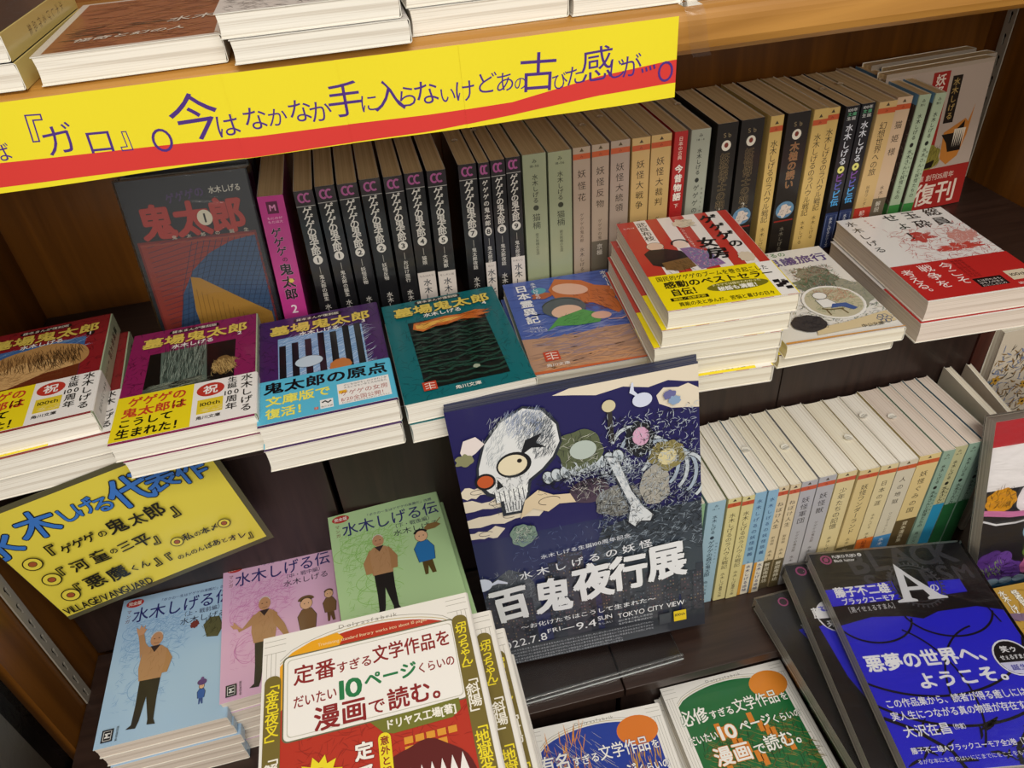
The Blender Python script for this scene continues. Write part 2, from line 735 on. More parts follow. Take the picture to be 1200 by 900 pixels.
def standard(loc, yaxis, z0, z1, w=0.013):
    """steel upright with keyhole slots, plate facing +x or -x"""
    holes = []
    pts = [(0, z0), (w, z0), (w, z1), (0, z1)]
    z = z0 + 0.012
    while z < z1 - 0.02:
        cx = w / 2
        h = [(cx + 0.0022 * math.cos(R(a)), z + 0.011 + 0.0026 * math.sin(R(a))) for a in range(-50, 231, 35)]
        h += [(cx - 0.0011, z + 0.002), (cx, z + 0.001), (cx + 0.0011, z + 0.002)]
        holes.append(h)
        z += 0.022
    allp = [Vector((a, b, 0)) for a, b in pts]
    loops = [[Vector((a, b, 0)) for a, b in pts]] + [[Vector((a, b, 0)) for a, b in h[::-1]] for h in holes]
    flat = [p for l in loops for p in l]
    tr = tessellate_polygon(loops)
    n = len(flat)
    th = 0.0025
    v = [(th * yaxis, p.x, p.y) for p in flat] + [(th * yaxis * 0.4, p.x, p.y) for p in flat]
    f = [tuple(t) for t in tr]
    k = 0
    for l in loops:
        m = len(l)
        for i in range(m):
            j = (i + 1) % m
            f.append((k + i, k + j, n + k + j, n + k + i))
        k += m
    me = bpy.data.meshes.new('slotted_standard')
    me.from_pydata(v, [], f)
    ob = link('slotted_standard', me, case, [M_METAL])
    ob.location = OFF + Vector(loc)
    return ob


for nm, x, sg, y in (('l', XL, 1, 0.4635), ('r', XR, -1, 0.727), ('r', XR, -1, 0.42)):
    if y == 0.42:
        continue
    s_ = standard((x, y, 0), sg, -1.1, 0.3)
    b_ = box('slot_recess', (x + 0.0001 * sg, x + 0.0006 * sg, y + 0.001, y + 0.012, -1.1, 0.3) if sg > 0 else (x - 0.0006, x - 0.0001, y + 0.001, y + 0.012, -1.1, 0.3), M_HOLE, s_)
    b_.location = -Vector((x, y, 0))

# dark display boxes in the lower bay
rise = empty('display_step', Matrix.Translation((0.12, 0.43, ZL)), 'dark brown laminate display step under the flyers and the lower row of paperbacks', 'display step')


def rbox(name, d, mat, root, off, bevel=0.0008):
    ob = box(name, d, mat, root, bevel)
    ob.location = -Vector(off)
    return ob


ro = (0.12, 0.43, ZL)
rbox('top_board', (XL + 0.001, 0.139, 0.345, 0.516, ZS - 0.012, ZS), M_DARK, rise, ro)
rbox('top_board', (0.1405, XR - 0.001, 0.345, 0.516, ZS - 0.012, ZS), M_DARK, rise, ro)
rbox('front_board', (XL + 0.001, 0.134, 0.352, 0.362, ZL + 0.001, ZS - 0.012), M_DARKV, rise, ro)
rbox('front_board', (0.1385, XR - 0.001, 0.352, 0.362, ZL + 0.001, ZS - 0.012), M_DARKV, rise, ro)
bp_ = empty('backing_boards', Matrix.Translation((0.12, 0.52, ZS)), 'dark brown vertical backing boards behind the lower row of paperbacks', 'backing board')
bo = (0.12, 0.52, ZS)
for a, b in ((XL + 0.001, -0.0885), (-0.083, 0.3575), (0.3585, 0.575)):
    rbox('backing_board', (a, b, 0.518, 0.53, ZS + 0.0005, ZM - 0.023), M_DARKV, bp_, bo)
M_RED = mat_wood('reddish_laminate_edge', '3a1a14', '4a221a', (60, 60, 3), 0.35, 0.05)
rbox('end_strip', (0.5755, 0.5925, 0.516, 0.531, ZS + 0.0005, ZM - 0.023), M_RED, bp_, bo)

# supports under the nearer stacks
def block(x0, x1, y0, y1, zt, lab):
    e = empty('display_block', Matrix.Translation(((x0 + x1) / 2, (y0 + y1) / 2, ZL)), lab, 'display block')
    of = ((x0 + x1) / 2, (y0 + y1) / 2, ZL)
    rbox('block_body', (x0 + .003, x1 - .003, y0 + .003, y1 - .003, ZL + 0.001, zt - 0.01), M_DARKV, e, of)
    rbox('block_top', (x0, x1, y0, y1, zt - 0.0098, zt), M_DARK, e, of)


block(-0.100, 0.002, 0.130, 0.290, -0.382 - 0.0149 * 5 - 0.0004, 'dark display block under the fanned stack of red arched covers')
block(0.040, 0.150, 0.165, 0.330, -0.648 - 0.0165 * 5 - 0.0004, 'dark display block under the stack of blue arched covers')
block(0.176, 0.290, 0.180, 0.340, -0.673 - 0.0165 * 4 - 0.0004, 'dark display block under the stack of green arched covers')
block(0.335, 0.600, 0.170, 0.340, ZS - 0.0004, 'dark display block under the wrapped black and blue books')


# ================================================================== cover artwork (generic stand-ins for drawn characters)
SKIN = 'd9a878'


def seal(c, x, y, s, col='c8452c'):
    c.rect(x, y, x + s, y + s, col)
    for i in range(3):
        c.line([(x + s * .15, y + s * (.22 + .28 * i)), (x + s * .42, y + s * (.28 + .28 * i))], s * .07, 'f6e8dc', False)
        c.line([(x + s * .55, y + s * (.25 + .28 * i)), (x + s * .88, y + s * (.2 + .28 * i))], s * .07, 'f6e8dc', False)
    c.line([(x + s * .5, y + s * .1), (x + s * .5, y + s * .9)], s * .07, 'f6e8dc', False)
    c.L += 1


def vol_cover(bg, dark, n, pic):
    def f(c):
        c.rect(0, 0, c.w, c.h, bg)
        c.hatch(0, 0, c.w, c.h, 220, 1.0, 11, dark, 60, 80, n * 7, 0.9)
        pic(c)
        c.rrect(30, 138.6, 72, 143.6, 2.4, '1a1114')
        c.text('貸本まんが復刻版', 32, 70, 141.1, 4.3, 'f2ead8', 0.02)
        c.text('墓場鬼太郎', 9, 97, 128.6, 15.6, 'e9cf5e', 0.05, outline='6e5212', ow=0.025)
        c.text('水木しげる', 34, 69, 117.4, 6.8, 'f8f4ec', 0.04)
        if n == 1:
            c.ell(90, 119.5, 3.4, 3.4, '191214')
        c.text(str(n), 87, 93, 119.8, 6.5, 'f8f4ec', 0.03)
        if n == 4:
            seal(c, 17, 10, 11)
            c.text('角川文庫', 41, 62, 6.5, 5, 'f4f0e4', 0.03)
    return f


def pic1(c):
    c.rect(10, 46, 87, 117, '3f68a0')
    c.hatch(10, 90, 87, 117, 60, 0.7, 14, '8fb4d8', 10, 15, 3)
    c.blob(52, 88, 40, 27, 'b98c54', 4, 0.05)
    c.blob(46, 70, 36, 22, 'd8ad72', 6, 0.05)
    c.hatch(20, 88, 84, 110, 170, 0.7, 17, '6e4e2c', -80, 16, 5, .1)
    c.hatch(50, 84, 84, 104, 60, 0.7, 15, '3c2a18', -75, 16, 6, .1)
    c.poly([(10, 46), (87, 46), (87, 74), (60, 70), (35, 58), (10, 60)], '6b3018')
    c.hatch(20, 60, 70, 80, 50, 0.4, 9, '8a6238', 10, 30, 8)


def pic2(c):
    c.rect(17, 48, 87, 112, '10100e')
    c.poly([(30, 60), (26, 112), (63, 112), (66, 60)], '5a6a60')
    c.hatch(29, 62, 62, 108, 160, 0.6, 18, '27332c', 88, 6, 9, 0.1)
    c.hatch(29, 62, 62, 108, 90, 0.5, 18, '96a496', 88, 6, 10, 0.1)
    c.poly([(17, 50), (17, 62), (62, 68), (62, 50)], '4b5148')
    c.ell(45, 61, 8, 5, '252922')
    c.hatch(18, 50, 60, 66, 70, 0.5, 12, '98a08c', 5, 10, 12, 0.1)
    c.blob(79, 76, 9.5, 12, '7d6238', 5, 0.15)
    c.hatch(69, 68, 86, 86, 90, 0.5, 10, 'c9a96a', -70, 30, 14)


def pic3(c):
    c.rect(16, 48, 88, 116, '8cb2dc')
    c.hatch(16, 48, 88, 116, 150, 0.7, 14, 'd4e6f6', 25, 20, 15)
    c.hatch(16, 48, 88, 116, 80, 0.6, 14, '4a76ac', 25, 20, 16)
    for i, (x, top) in enumerate(((17, 104), (27.5, 106), (38.5, 108), (49.5, 114), (60, 112), (71, 118), (81, 118))):
        c.rect(x, 46, x + 5.5, top, '0f1216')
    c.ell(41, 74, 11.5, 8, 'c9dcea')
    c.ring(41, 74, 11.5, 8, 0.5, '33424e')
    c.blob(66, 60, 9, 9, 'c87a3c', 3, 0.08)


def pic4(c):
    c.rect(19, 14, 87, 112, '0b1512')
    for i in range(11):
        y = 20 + i * 7
        r = random.Random(i)
        p = [(19 + k * 6.8, y + r.uniform(-2, 3)) for k in range(11)]
        c.line(p, 2.6 - i * .12, '1f4438')
        c.hatch(19, y - 3, 85, y + 2, 30, 0.5, 6, '0a0f0c', -50, 30, i + 30)
    c.hatch(19, 30, 87, 100, 110, 0.6, 9, '2f6a52', 0, 14, 77)
    fl = [(24, 108), (38, 109), (52, 111), (66, 109), (80, 112), (92, 108), (84, 106), (92, 103), (78, 101), (84, 97), (66, 101), (52, 97), (42, 98), (30, 93), (22, 99)]
    c.poly(fl, 'd0702a')
    c.poly([(25, 105), (36, 106), (52, 107), (68, 106), (56, 102), (44, 102), (32, 96), (25, 99)], 'f0b850')
    c.hatch(24, 97, 88, 109, 40, 0.6, 12, '8a3a14', 4, 14, 21)
    c.blob(63, 29, 3, 2.4, 'a8b49c', 5, .1)


def band_100(c):
    c.rect(0, 0, 57, 54, 'f2dc1e')
    c.rect(57, 0, c.w, 54, 'f5f1ec')
    c.text('ゲゲゲの', 8, 52, 45.5, 12, 'c8442a', 0.05, 44.5)
    c.text('鬼太郎は', 5, 53, 32.5, 12, 'c8442a', 0.05, 32)
    c.ch('は', 46.5, 32.3, 11, '16130c', 0.04)
    c.L += 1
    c.text('こうして', 4, 44, 20, 10.5, '16130c', 0.05)
    c.text('生まれた！', 4, 54, 8, 11.5, '16130c', 0.05, 7)
    c.ell(70, 42, 10.5, 8.6, 'c23a2c')
    c.ch('祝', 70, 42, 11.5, 'f8f4ee', 0.04)
    c.L += 1
    c.rect(61, 12.5, 80, 30, 'e6cc30')
    c.text('100th', 63, 78, 24, 6, '2a2410', 0.03)
    c.hatch(63, 14, 78, 20, 14, 0.5, 6, 'f4ecc0', 0, 10, 4)
    c.text('角川文庫', 61, 79, 7.5, 4.4, '2a2624', 0.02)
    c.vtext('生誕', 86.5, 53, 37, 7.6, '16130c', 0.02)
    c.text('100', 80.6, 92.4, 32.5, 7.8, '16130c', 0.02, sx=.95)
    c.vtext('周年', 86.5, 28.5, 10, 9, '16130c', 0.02)
    c.vtext('水木しげる', 97.5, 53.5, 4.5, 9.3, '16130c', 0.02)


def band_blue(c):
    c.rect(0, 0, c.w, 54, '5cc0e0')
    c.text('鬼太郎の原点', 4, 102, 43.5, 15.5, '0c0d10', 0.055, 42)
    c.text('文庫版で', 6, 56, 26.5, 12.5, 'f6ee6a', 0.05, 26.5, outline='4a7a58', ow=.015)
    c.text('復活！', 6, 40, 11, 12.5, 'f6ee6a', 0.05, 11, outline='4a7a58', ow=.015)
    c.rect(61, 5, 101.5, 31, 'f7f3ee')
    c.micro(66, 100, 28.3, 2.6, '40383a', 1)
    c.micro(66, 100, 25, 2.6, '40383a', 2)
    c.rect(61.8, 18.5, 68, 22.5, 'f0b830')
    c.text('ゲゲゲの女房', 63, 100, 18, 6.6, 'a8443c', 0.01)
    c.text('11/20全国公開！', 63, 99, 10.5, 5.6, 'a8443c', 0.01)
    c.micro(63, 100, 6.6, 1.8, '40383a', 3)
    c.rect(47, 4.5, 57, 15.5, 'f4f2ee')
    c.line([(48.5, 12), (51, 13.5), (53, 11), (55.5, 13)], 1.6, '15151a')
    c.text('角川文庫', 47.5, 56.5, 6.8, 2.2, '15151a')
    seal(c, 42.5, 5, 3)


V = [('deep red', '8e1f26', '5c1218', 1, pic1, band_100, 'yellow and white'),
     ('magenta', '8c1f58', '5a1238', 2, pic2, band_100, 'yellow and white'),
     ('purple', '46205e', '28123a', 3, pic3, band_blue, 'light blue'),
     ('teal', '0e6a70', '084a50', 4, pic4, None, '')]
vpose = [(-0.3385, 0.483, 0.0575, 3, 4.8), (-0.219, 0.456, 0.0505, 3, 1.9), (-0.115, 0.452, 0.0435, 2, 1.6), (-0.006, 0.452, 0.0385, 2, 2.0)]


def vspine(n):
    def f(c):
        c.rect(0, 0, c.w, c.h, 'b7c4a4')
        c.vtext('墓場鬼太郎', c.w / 2, 138, 88, 8, '2a3326', 0.03)
        c.text(str(n), c.w / 2 - 2, c.w / 2 + 2, 82, 7, '2a3326', 0.02)
        c.vtext('水木しげる', c.w / 2, 74, 58, 3.6, '2a3326', 0.01)
    return f


def vbspine(c):
    c.rect(0, 0, c.w, c.h, 'f3efe9')
    c.vtext('水木しげる生誕', c.w / 2, 50, 10, 5, '3a342c', 0.0)


for (cn, bg, dk, n, pic, bf, bc), (x, y, H, k, yaw) in zip(V, vpose):
    t = H / k * 1000 - 0.6
    grp = '%s horror comic paperbacks' % cn
    with_band = (' with a %s paper band' % bc) if bf else ' with a flame picture'
    proto = None
    for i in range(k):
        z = ZM + 0.0003 + (k - 1 - i) * (H / k)
        rr = random.Random(n * 10 + i)
        dx, dy = (0.0, 0.0) if i == 0 else (rr.uniform(-.001, .004) + (0.009 if (n == 1 and i == 1) else 0), rr.uniform(-0.002, 0.001) - (0.004 if n == 1 else 0))
        if n == 2 and i == 2:
            dx, dy = 0.004, 0.022
        if n == 2 and i == 1:
            dx, dy = 0.005, -0.001
        m = lie(x + dx, y + dy, z, yaw + rr.uniform(-.8, .8) * (i > 0))
        lab = ('%s cover comic paperback%s, top of its stack' % (cn, with_band)) if i == 0 else \
            '%s cover comic paperback%s, %s from the top of its stack' % (cn, with_band if n == 4 else ' under its banded twin', ORD[i])
        if i == 0:
            proto = make_book(m, 105, 148, t, lab, grp, bg, 'b7c4a4' if n < 3 else bg, 'white', vol_cover(bg, dk, n, pic), vspine(n) if n < 3 else None,
                              (54, 'f5f1ec' if n < 3 else '5cc0e0', bf, 2.2) if bf else None, gloss=True, seed=n, bandspine=vbspine if n < 3 else None)
        else:
            copy_book(proto, m, lab, grp)


# ---- blue comic with a tumbling pair on its cover
def jp_cover(c):
    c.rect(0, 0, c.w, c.h, '4a62ae')
    c.hatch(0, 55, c.w, c.h, 160, 2.2, 18, '3d529c', 0, 20, 5)
    c.hatch(0, 52, c.w, 75, 60, 1.6, 18, '7a86bc', 5, 10, 6)
    c.poly([(0, 0), (c.w, 0), (c.w, 50), (70, 52), (40, 47), (0, 52)], 'bd9378')
    c.hatch(0, 0, c.w, 48, 160, 2.0, 20, 'a8826c', 4, 12, 7)
    c.hatch(0, 20, c.w, 50, 60, 1.5, 20, '9d8488', 4, 12, 8)
    c.hatch(0, 0, c.w, 20, 50, 1.5, 20, 'cf9a70', 4, 12, 9)
    c.poly([(0, 0), (c.w, 0), (c.w, 2), (0, 3.5)], 'd0683a')
    # loose orange garment and green shirt, no figures
    c.poly([(50, 143), (40, 125), (44, 104), (58, 96), (75, 92), (92, 70), (99, 76), (96, 96), (103, 104), (98, 116), (84, 122), (74, 134)], 'c4672c')
    c.hatch(58, 80, 94, 116, 60, 0.7, 10, '7e3a16', -50, 35, 11)
    c.ell(60, 121, 17, 10, 'e4b49c', rot=-22)
    c.blob(32, 117, 9, 6, 'b0552c', 4)
    c.ell(31, 126, 7, 5.5, '4ba0b4')
    c.blob(47, 92, 20, 17, '50585e', 12, 0.05)
    c.ell(48, 84, 14, 11, 'e6bca2')
    c.ring(46, 92, 19, 15, 1.2, '1c2226', a0=20, a1=160)
    c.poly([(38, 76), (62, 84), (78, 72), (72, 60), (52, 60), (34, 64), (24, 58)], '4f9a4c')
    c.hatch(40, 60, 74, 78, 30, 0.5, 7, '245a2c', 20, 30, 13)
    c.ell(76, 70, 9, 6, 'e0ac98', rot=-10)
    c.line([(80, 62), (92, 60), (103, 66)], 2, 'd8a49a', taper=True)
    c.vtext('日本霊異記', 15.5, 140.5, 72, 12.6, 'f4f4f6', 0.045)
    c.vtext('水木しげるの', 28, 142, 112, 5.2, 'eef0f6', 0.02)
    c.text('にほん', 10, 22, 66, 3.4, 'eef0f6', 0.01)
    c.text('りょういき', 9, 25, 61, 3.4, 'eef0f6', 0.01)
    c.vtext('水木しげる', 98, 145, 108, 7.2, 'f4f4f6', 0.03, x1=99)
    seal(c, 13, 15, 13)
    c.text('角川文庫', 12, 32, 9, 4.6, 'f4ece4', 0.02)


m = lie(0.100, 0.470, ZM + 0.0148, -2.1)
jp = make_book(m, 105, 148, 13.6, 'blue and sandy cover comic paperback with an orange garment drawn, upper of two', 'blue and sandy comic paperbacks', '4a62ae', '3d529c', 'cream', jp_cover, gloss=True, seed=31)
copy_book(jp, lie(0.098, 0.467, ZM + 0.0004, -1.6), 'blue and sandy cover comic paperback, lower of two beside the teal stack', 'blue and sandy comic paperbacks')


# ---- red and white striped memoir with yellow band
def ny_cover(c):
    c.rect(0, 0, c.w, c.h, 'c0392e')
    for x0, x1 in ((16, 27), (38, 50), (62, 73), (84, 95)):
        c.rect(x0, 0, x1, c.h, 'efe8e2', False)
    c.L += 1
    c.vtext('武良布枝', 21, 148, 112, 9.2, '1b1716', 0.02)
    c.micro(3, 14, 140, 3, 'f2dcd6', 4)
    # two plain seated figures in dark and patterned robes
    c.ell(21, 101, 7.5, 7, 'e3c3ac')
    c.ring(21, 101, 7.5, 7, 0.4, '2a2220')
    c.poly([(8, 90), (14, 96), (28, 95), (40, 88), (44, 72), (38, 62), (22, 62), (10, 70)], '1c1a1e')
    c.poly([(18, 72), (42, 76), (44, 60), (30, 56), (18, 60)], '7c5c34')
    c.hatch(18, 58, 42, 74, 24, 0.5, 9, '3e2c16', -70, 20, 3)
    c.ell(43, 99, 6.5, 6.5, 'efd8c8')
    c.ring(43, 101, 7, 6.5, 1.8, '1a1618', a0=-10, a1=190)
    c.poly([(40, 92), (50, 92), (62, 80), (68, 58), (46, 54), (42, 74)], '8c6a9c')
    c.hatch(44, 56, 64, 88, 70, 0.8, 4, '4c9aa4', 40, 90, 5)
    c.hatch(44, 56, 64, 88, 50, 0.7, 4, 'e2b0b8', 40, 90, 6)
    c.blob(58, 136, 10, 8, 'dccdb4', 8)
    c.hatch(50, 128, 66, 142, 20, 0.4, 6, '7a6a58', 0, 60, 9)
    c.blob(88, 64, 7, 8, 'dccdb4', 9)
    c.vtext('まんがとともに生きて', 53, 132, 90, 3.4, 'f6ece4', 0.01)
    for s_, x, y, z in (('ゲ', 82, 138, 17), ('ゲ', 84, 121, 15), ('ゲ', 85, 104, 17), ('の', 88, 88, 13), ('女', 66, 96, 18), ('房', 68, 76, 20)):
        c.ch(s_, x, y, z, '120f10', 0.045, -6)
    c.L += 1


def ny_band(c):
    c.rect(0, 0, 90, 52, 'f3dd10')
    c.rect(90, 0, c.w, 52, 'efece6')
    c.text('国民的ゲゲゲのブームを巻き起こした', 5, 97, 46, 7.8, '18150a', 0.02, 43)
    c.text('感動のベストセラー', 8, 98, 35.5, 10.6, '18150a', 0.05, 34)
    c.text('自伝！', 10, 36, 23.5, 11, '18150a', 0.05)
    c.ell(64, 22.5, 25, 7.2, '77721e')
    c.text('ドラマでは描かれなかった', 44, 84, 26, 3.8, 'f6efb0', 0.02)
    c.text('秘話も満載！', 47, 82, 20, 6.6, 'f8f6ea', 0.05)
    c.rect(7, 11.5, 37, 16, '18150a')
    c.text('解説／佐野史郎', 9, 35, 13.7, 3.8, 'f3dd10', 0.02)
    c.text('異能の夫と歩んだ、苦悩と喜びの日々', 11, 87, 6, 6.0, '18150a', 0.02, 5.4)
    for a, b in ((92, 14), (98, 18), (92, 21), (98, 10), (95, 16)):
        c.rect(a, b - 3, a + 5, b + 1.5, '17161a')
    c.text('実業', 91, 103, 20, 3.4, '17161a')


nyp = None
for i in range(5):
    z = ZM + 0.0003 + (4 - i) * 0.0166
    dx = (0, -0.004, -0.009, -0.0085, -0.012)[i]
    dy = (0, -0.0005, 0.001, 0.002, -0.001)[i]
    m = lie(0.201 + dx, 0.447 + dy, z, -4.3 + (0, .6, -.5, .4, .2)[i])
    lab = 'red and white striped cover paperback with a yellow band, %s of its stack of five' % (ORD[i] if i < 4 else 'bottom')
    if i == 0:
        nyp = make_book(m, 105, 152, 15.9, lab, 'red striped memoir paperbacks', 'c0392e', 'e9e2da', 'cream', ny_cover,
                        band=(52, 'f3dd10', ny_band, 0.15), gloss=True, seed=41)
    else:
        copy_book(nyp, m, lab, 'red striped memoir paperbacks')


# ---- white travel book with painted rocks and an oval
def ry_cover(c):
    c.rect(0, 0, c.w, c.h, 'e9e6df')
    c.text('水木しげるの', 18, 66, 142, 8.5, '4d8a3c', 0.02, outline='35602c', ow=.01)
    c.text('不思議旅行', 24, 101, 127, 15, '5a3f84', 0.03, 128, outline='2c1d4c', ow=.015)
    c.vtext('水木しげる', 45, 117, 95, 5, '2a2626', 0.01)
    c.blob(74, 96, 17, 17, '8d8a76', 2, 0.22)
    c.blob(70, 84, 24, 12, '77806a', 3, 0.2)
    for col, sd in (('5d5f4e', 4), ('b0a892', 5), ('a26a58', 6), ('4f7050', 7)):
        c.hatch(52, 76, 92, 112, 70, 0.7, 6, col, 40, 80, sd)
    c.blob(92, 60, 14, 22, '9a9a88', 5, 0.15)
    for col, sd in (('5f6d7a', 8), ('76866a', 9), ('c2b8a4', 10)):
        c.hatch(20, 12, 102, 80, 130, 0.7, 6, col, 30, 80, sd)
    c.ell(67, 50, 27, 27, 'f0eee8')
    c.ell(67, 50, 24.5, 24.5, 'c6bfa2')
    c.hatch(47, 34, 88, 70, 120, 0.9, 7, '98a07e', 20, 60, 12)
    c.hatch(55, 52, 86, 68, 60, 1.2, 8, 'c09a80', 20, 60, 13)
    c.ring(67, 50, 26, 26, 1.4, 'f8f6f0')
    c.ell(60, 62, 6.2, 5.6, 'f4f2ec')
    c.ring(60, 62, 6.2, 5.6, 0.5, '55585c')
    c.poly([(53, 56), (64, 56), (68, 47), (66, 42), (54, 43)], 'efeeea')
    c.line([(53, 56), (64, 56), (68, 47), (66, 42), (54, 43), (53, 56)], 0.5, '55585c')
    c.poly([(64, 47), (76, 46), (82, 36), (77, 34), (70, 41), (60, 41)], '3a5a9a')
    c.line([(52, 42), (58, 39), (70, 38)], 1.6, '6b5a34')
    c.line([(55, 40), (55, 31)], 1.2, '6b5a34')
    c.line([(68, 38), (70, 30)], 1.2, '6b5a34')
    c.poly([(30, 6), (102, 10), (102, 26), (60, 18), (34, 16)], 'dcc9a0')
    c.blob(31, 24, 15, 12.5, '3d3a3c', 8, 0.06, 30)
    c.hatch(20, 14, 44, 34, 90, 0.5, 5, '252326', 60, 90, 15)
    c.text('中公文庫', 70, 90, 9, 5, '4a4640', 0.02)
    for a in range(6):
        c.ring(94 + 4 * math.cos(a), 15 + 4 * math.sin(a), 2.4, 2.4, 0.6, '5f6d8c', 10)
    c.poly([(0, 0), (c.w, 0), (c.w, 1), (0, 2.4)], 'd99a4a')


m = lie(0.3075, 0.446, ZM + 0.0143, -3.1)
rb = make_book(m, 105, 148, 13.4, 'white travel paperback with painted rocks and an oval window, beside the striped stack', None, 'e9e6df', 'd9d6cf', 'cream', ry_cover, gloss=True, seed=51)
make_book(lie(0.306, 0.452, ZM + 0.0003, -2.0), 105, 146, 13.2, 'plum-spined paperback under the white travel paperback', None, '4a2452', '3a1c42', 'cream',
          band=(50, 'e8d820', None, 0.8), seed=52)


# ---- white book with red drawing and red band
def h_cover(c):
    c.rect(0, 0, c.w, c.h, 'e8e4e2')
    c.hatch(28, 56, 112, 122, 210, 0.8, 9, 'b83a34', 20, 80, 4)
    c.blob(58, 104, 12, 8, 'b83a34', 5, 0.4)
    c.blob(80, 78, 20, 7, 'c4483e', 6, 0.4)
    c.blob(94, 96, 14, 12, 'cf8f86', 7, 0.4)
    c.hatch(34, 60, 110, 116, 120, 0.6, 8, 'e8e4e2', 20, 80, 9)
    for s_, x, y, z in (('総', 96, 148, 17), ('員', 94, 128, 17), ('玉', 73, 147, 16), ('砕', 74, 127, 17), ('せ', 52, 147, 16), ('よ', 54, 128, 14), ('！', 54, 108, 16)):
        c.ch(s_, x, y, z, '141112', 0.02)
    c.L += 1
    c.vtext('水木しげる', 9.5, 152, 84, 11, '141112', 0.0, x1=9)
    for i in range(4):
        c.ch('本', 26 + i * .3, 148 - i * 5, 3, 'c8605a', 0.0)
    c.L += 1


def h_band(c):
    c.rect(0, 0, c.w, c.h, 'b92624')
    c.vtext('今こそ', 47, 54, 16, 13, 'f4ece8', 0.01)
    c.vtext('戦争を', 28, 55, 14, 13, 'f4ece8', 0.01)
    c.vtext('考える。', 9, 50, 6, 12, 'f4ece8', 0.01)
    for i, x in enumerate((56, 60, 64)):
        c.vtext('戦後生誕百年記念', x, 55, 24, 3.8, '5c1010', 0.0)
    c.rect(54, 8, 80, 22, '1c1414')
    for y in (18, 14, 10):
        c.micro(56, 78, y, 3.3, 'e8dcd6', int(y))
    c.rect(86, 12, 105, 27, 'd8cab0')
    c.text('100th', 88, 103, 20, 6, '3a3024', 0.03)
    c.text('講談社文庫', 86, 106, 6, 4, 'f0dcd6', 0.01)


hb = make_book(lie(0.436, 0.451, ZM + 0.0213, -3.9), 112, 156, 19.6, 'white paperback with red pen drawing and red band, upper of two at the right', 'white paperbacks with a red band', 'e8e4e2', 'e8e4e2', 'pink', h_cover,
               band=(58, 'b92624', h_band, 0.6), gloss=True, seed=61)
copy_book(hb, lie(0.434, 0.449, ZM + 0.0003, -3.5), 'white paperback with red band, lower of two at the right end of the middle shelf', 'white paperbacks with a red band')
box_y = empty('paper_slip', Matrix.Translation((0.392, 0.50, ZM + 0.0002)), 'small yellow paper slip on the shelf beside the white travel paperback', 'paper slip')
box('slip', (-0.012, 0.014, -0.004, 0.012, 0, 0.018), mat_plain('yellow_paper', 'd8cc2c', 0.7), box_y, 0.0005)


# ================================================================== row of standing paperbacks on the middle shelf
def sp_black(vol, sub, band=False):
    def f(c):
        w = c.w
        c.rect(0, 0, w, c.h, '15161a')
        c.rect(0, 134.5, w, 147, '2a2228')
        k = w / 16
        c.ring(w * .36, 141, 2.6 * k, 3.6, 1.7, 'b05a94', 12, True, 50, 310)
        c.ring(w * .66, 141, 2.6 * k, 3.6, 1.7, 'b05a94', 12, True, 50, 310)
        c.rect(0, 133.2, w, 133.8, 'b8b4b0')
        c.vtext('ゲゲゲの鬼太郎', w / 2, 132, 87, 8.6 * min(1, k * 1.05), 'e4e0d8', 0.035)
        c.ell(w / 2, 82, min(4.2, w * .32), 4.4, 'e4e0d8')
        c.text(str(vol), w / 2 - 2, w / 2 + 2, 82, 6.5, '17171a', 0.05)
        c.rect(w / 2 - .25, 68, w / 2 + .25, 75, 'a8a49c')
        c.vtext(sub, w / 2, 67, 67 - 4.6 * len(sub), 4.6, 'd8d4cc', 0.02)
        c.vtext('水木しげる', w / 2, 36, 6, 6, 'd0ccc4', 0.02)
        if band:
            c.rect(0, 0, w, 50, 'ddd4cc')
            c.micro(1.5, w - 1.5, 46, 2.4, '5a4a48', vol)
            c.vtext('水木しげる', w / 2, 43, 2, 8, '2a3440', 0.02)
    return f


def sp_green(c):
    w = c.w
    c.rect(0, 0, w, c.h, '9ea687')
    c.ch('み', w * .5, 141, 4.4, '2e3428', 0.02)
    c.text('18-56', w * .3, w * .7, 136.5, 3, '2e3428', 0.02)
    c.vtext('水木しげる', w / 2, 129, 101, 5.6, '20241c', 0.02)
    c.ell(w / 2, 96.5, 2.6, 2.6, '343a2c')
    c.vtext('猫楠', w / 2, 91, 75, 8, '20241c', 0.0)
    c.vtext('南方熊楠の生涯', w / 2, 71, 48, 3.4, '343a2c', 0.0)


def sp_chik(bg, title, sub='ゲゲゲの鬼太郎', band=None, tsz=8.2, th=None, red='c4562e', auth='水木しげる', low=None):
    def f(c):
        w = c.w
        c.rect(0, 0, w, c.h, bg)
        c.poly([(w / 2 - 2, 143), (w / 2 + 2, 143), (w / 2, 146.2)], '4a3c28')
        c.rect(0, 136, w, 141.2, red)
        c.ch('み', w / 2, 138.5, 3.2, '7a2410', 0.0)
        n = len(title)
        z = min(tsz, w * .62)
        tl = th or min(z * 1.12 * n, 84)
        c.vtext(title, w / 2, 128, 128 - tl, z, '2a2218', 0.01)
        y = 128 - tl
        if sub:
            c.vtext(sub, w / 2, y - 10, y - 10 - 4.4 * len(sub), 4, '4a3e2e', 0.0)
            y -= 10 + 4.4 * len(sub)
        ya = max(min(y - 5, 60), 32)
        c.vtext(auth, w / 2, ya, ya - 5.4 * len(auth), 4.8, '2a2218', 0.01)
        if band:
            hh, bc, tx, fg = band
            c.rect(0, 0, w, hh, bc)
            c.vtext(tx, w / 2, hh - 3, max(1, hh - 3 - 6.4 * len(tx)), 6, fg, 0.02)
        elif low:
            c.vtext(low, w / 2, 22, 4, 4, '4a3e2e', 0.0)
    return f


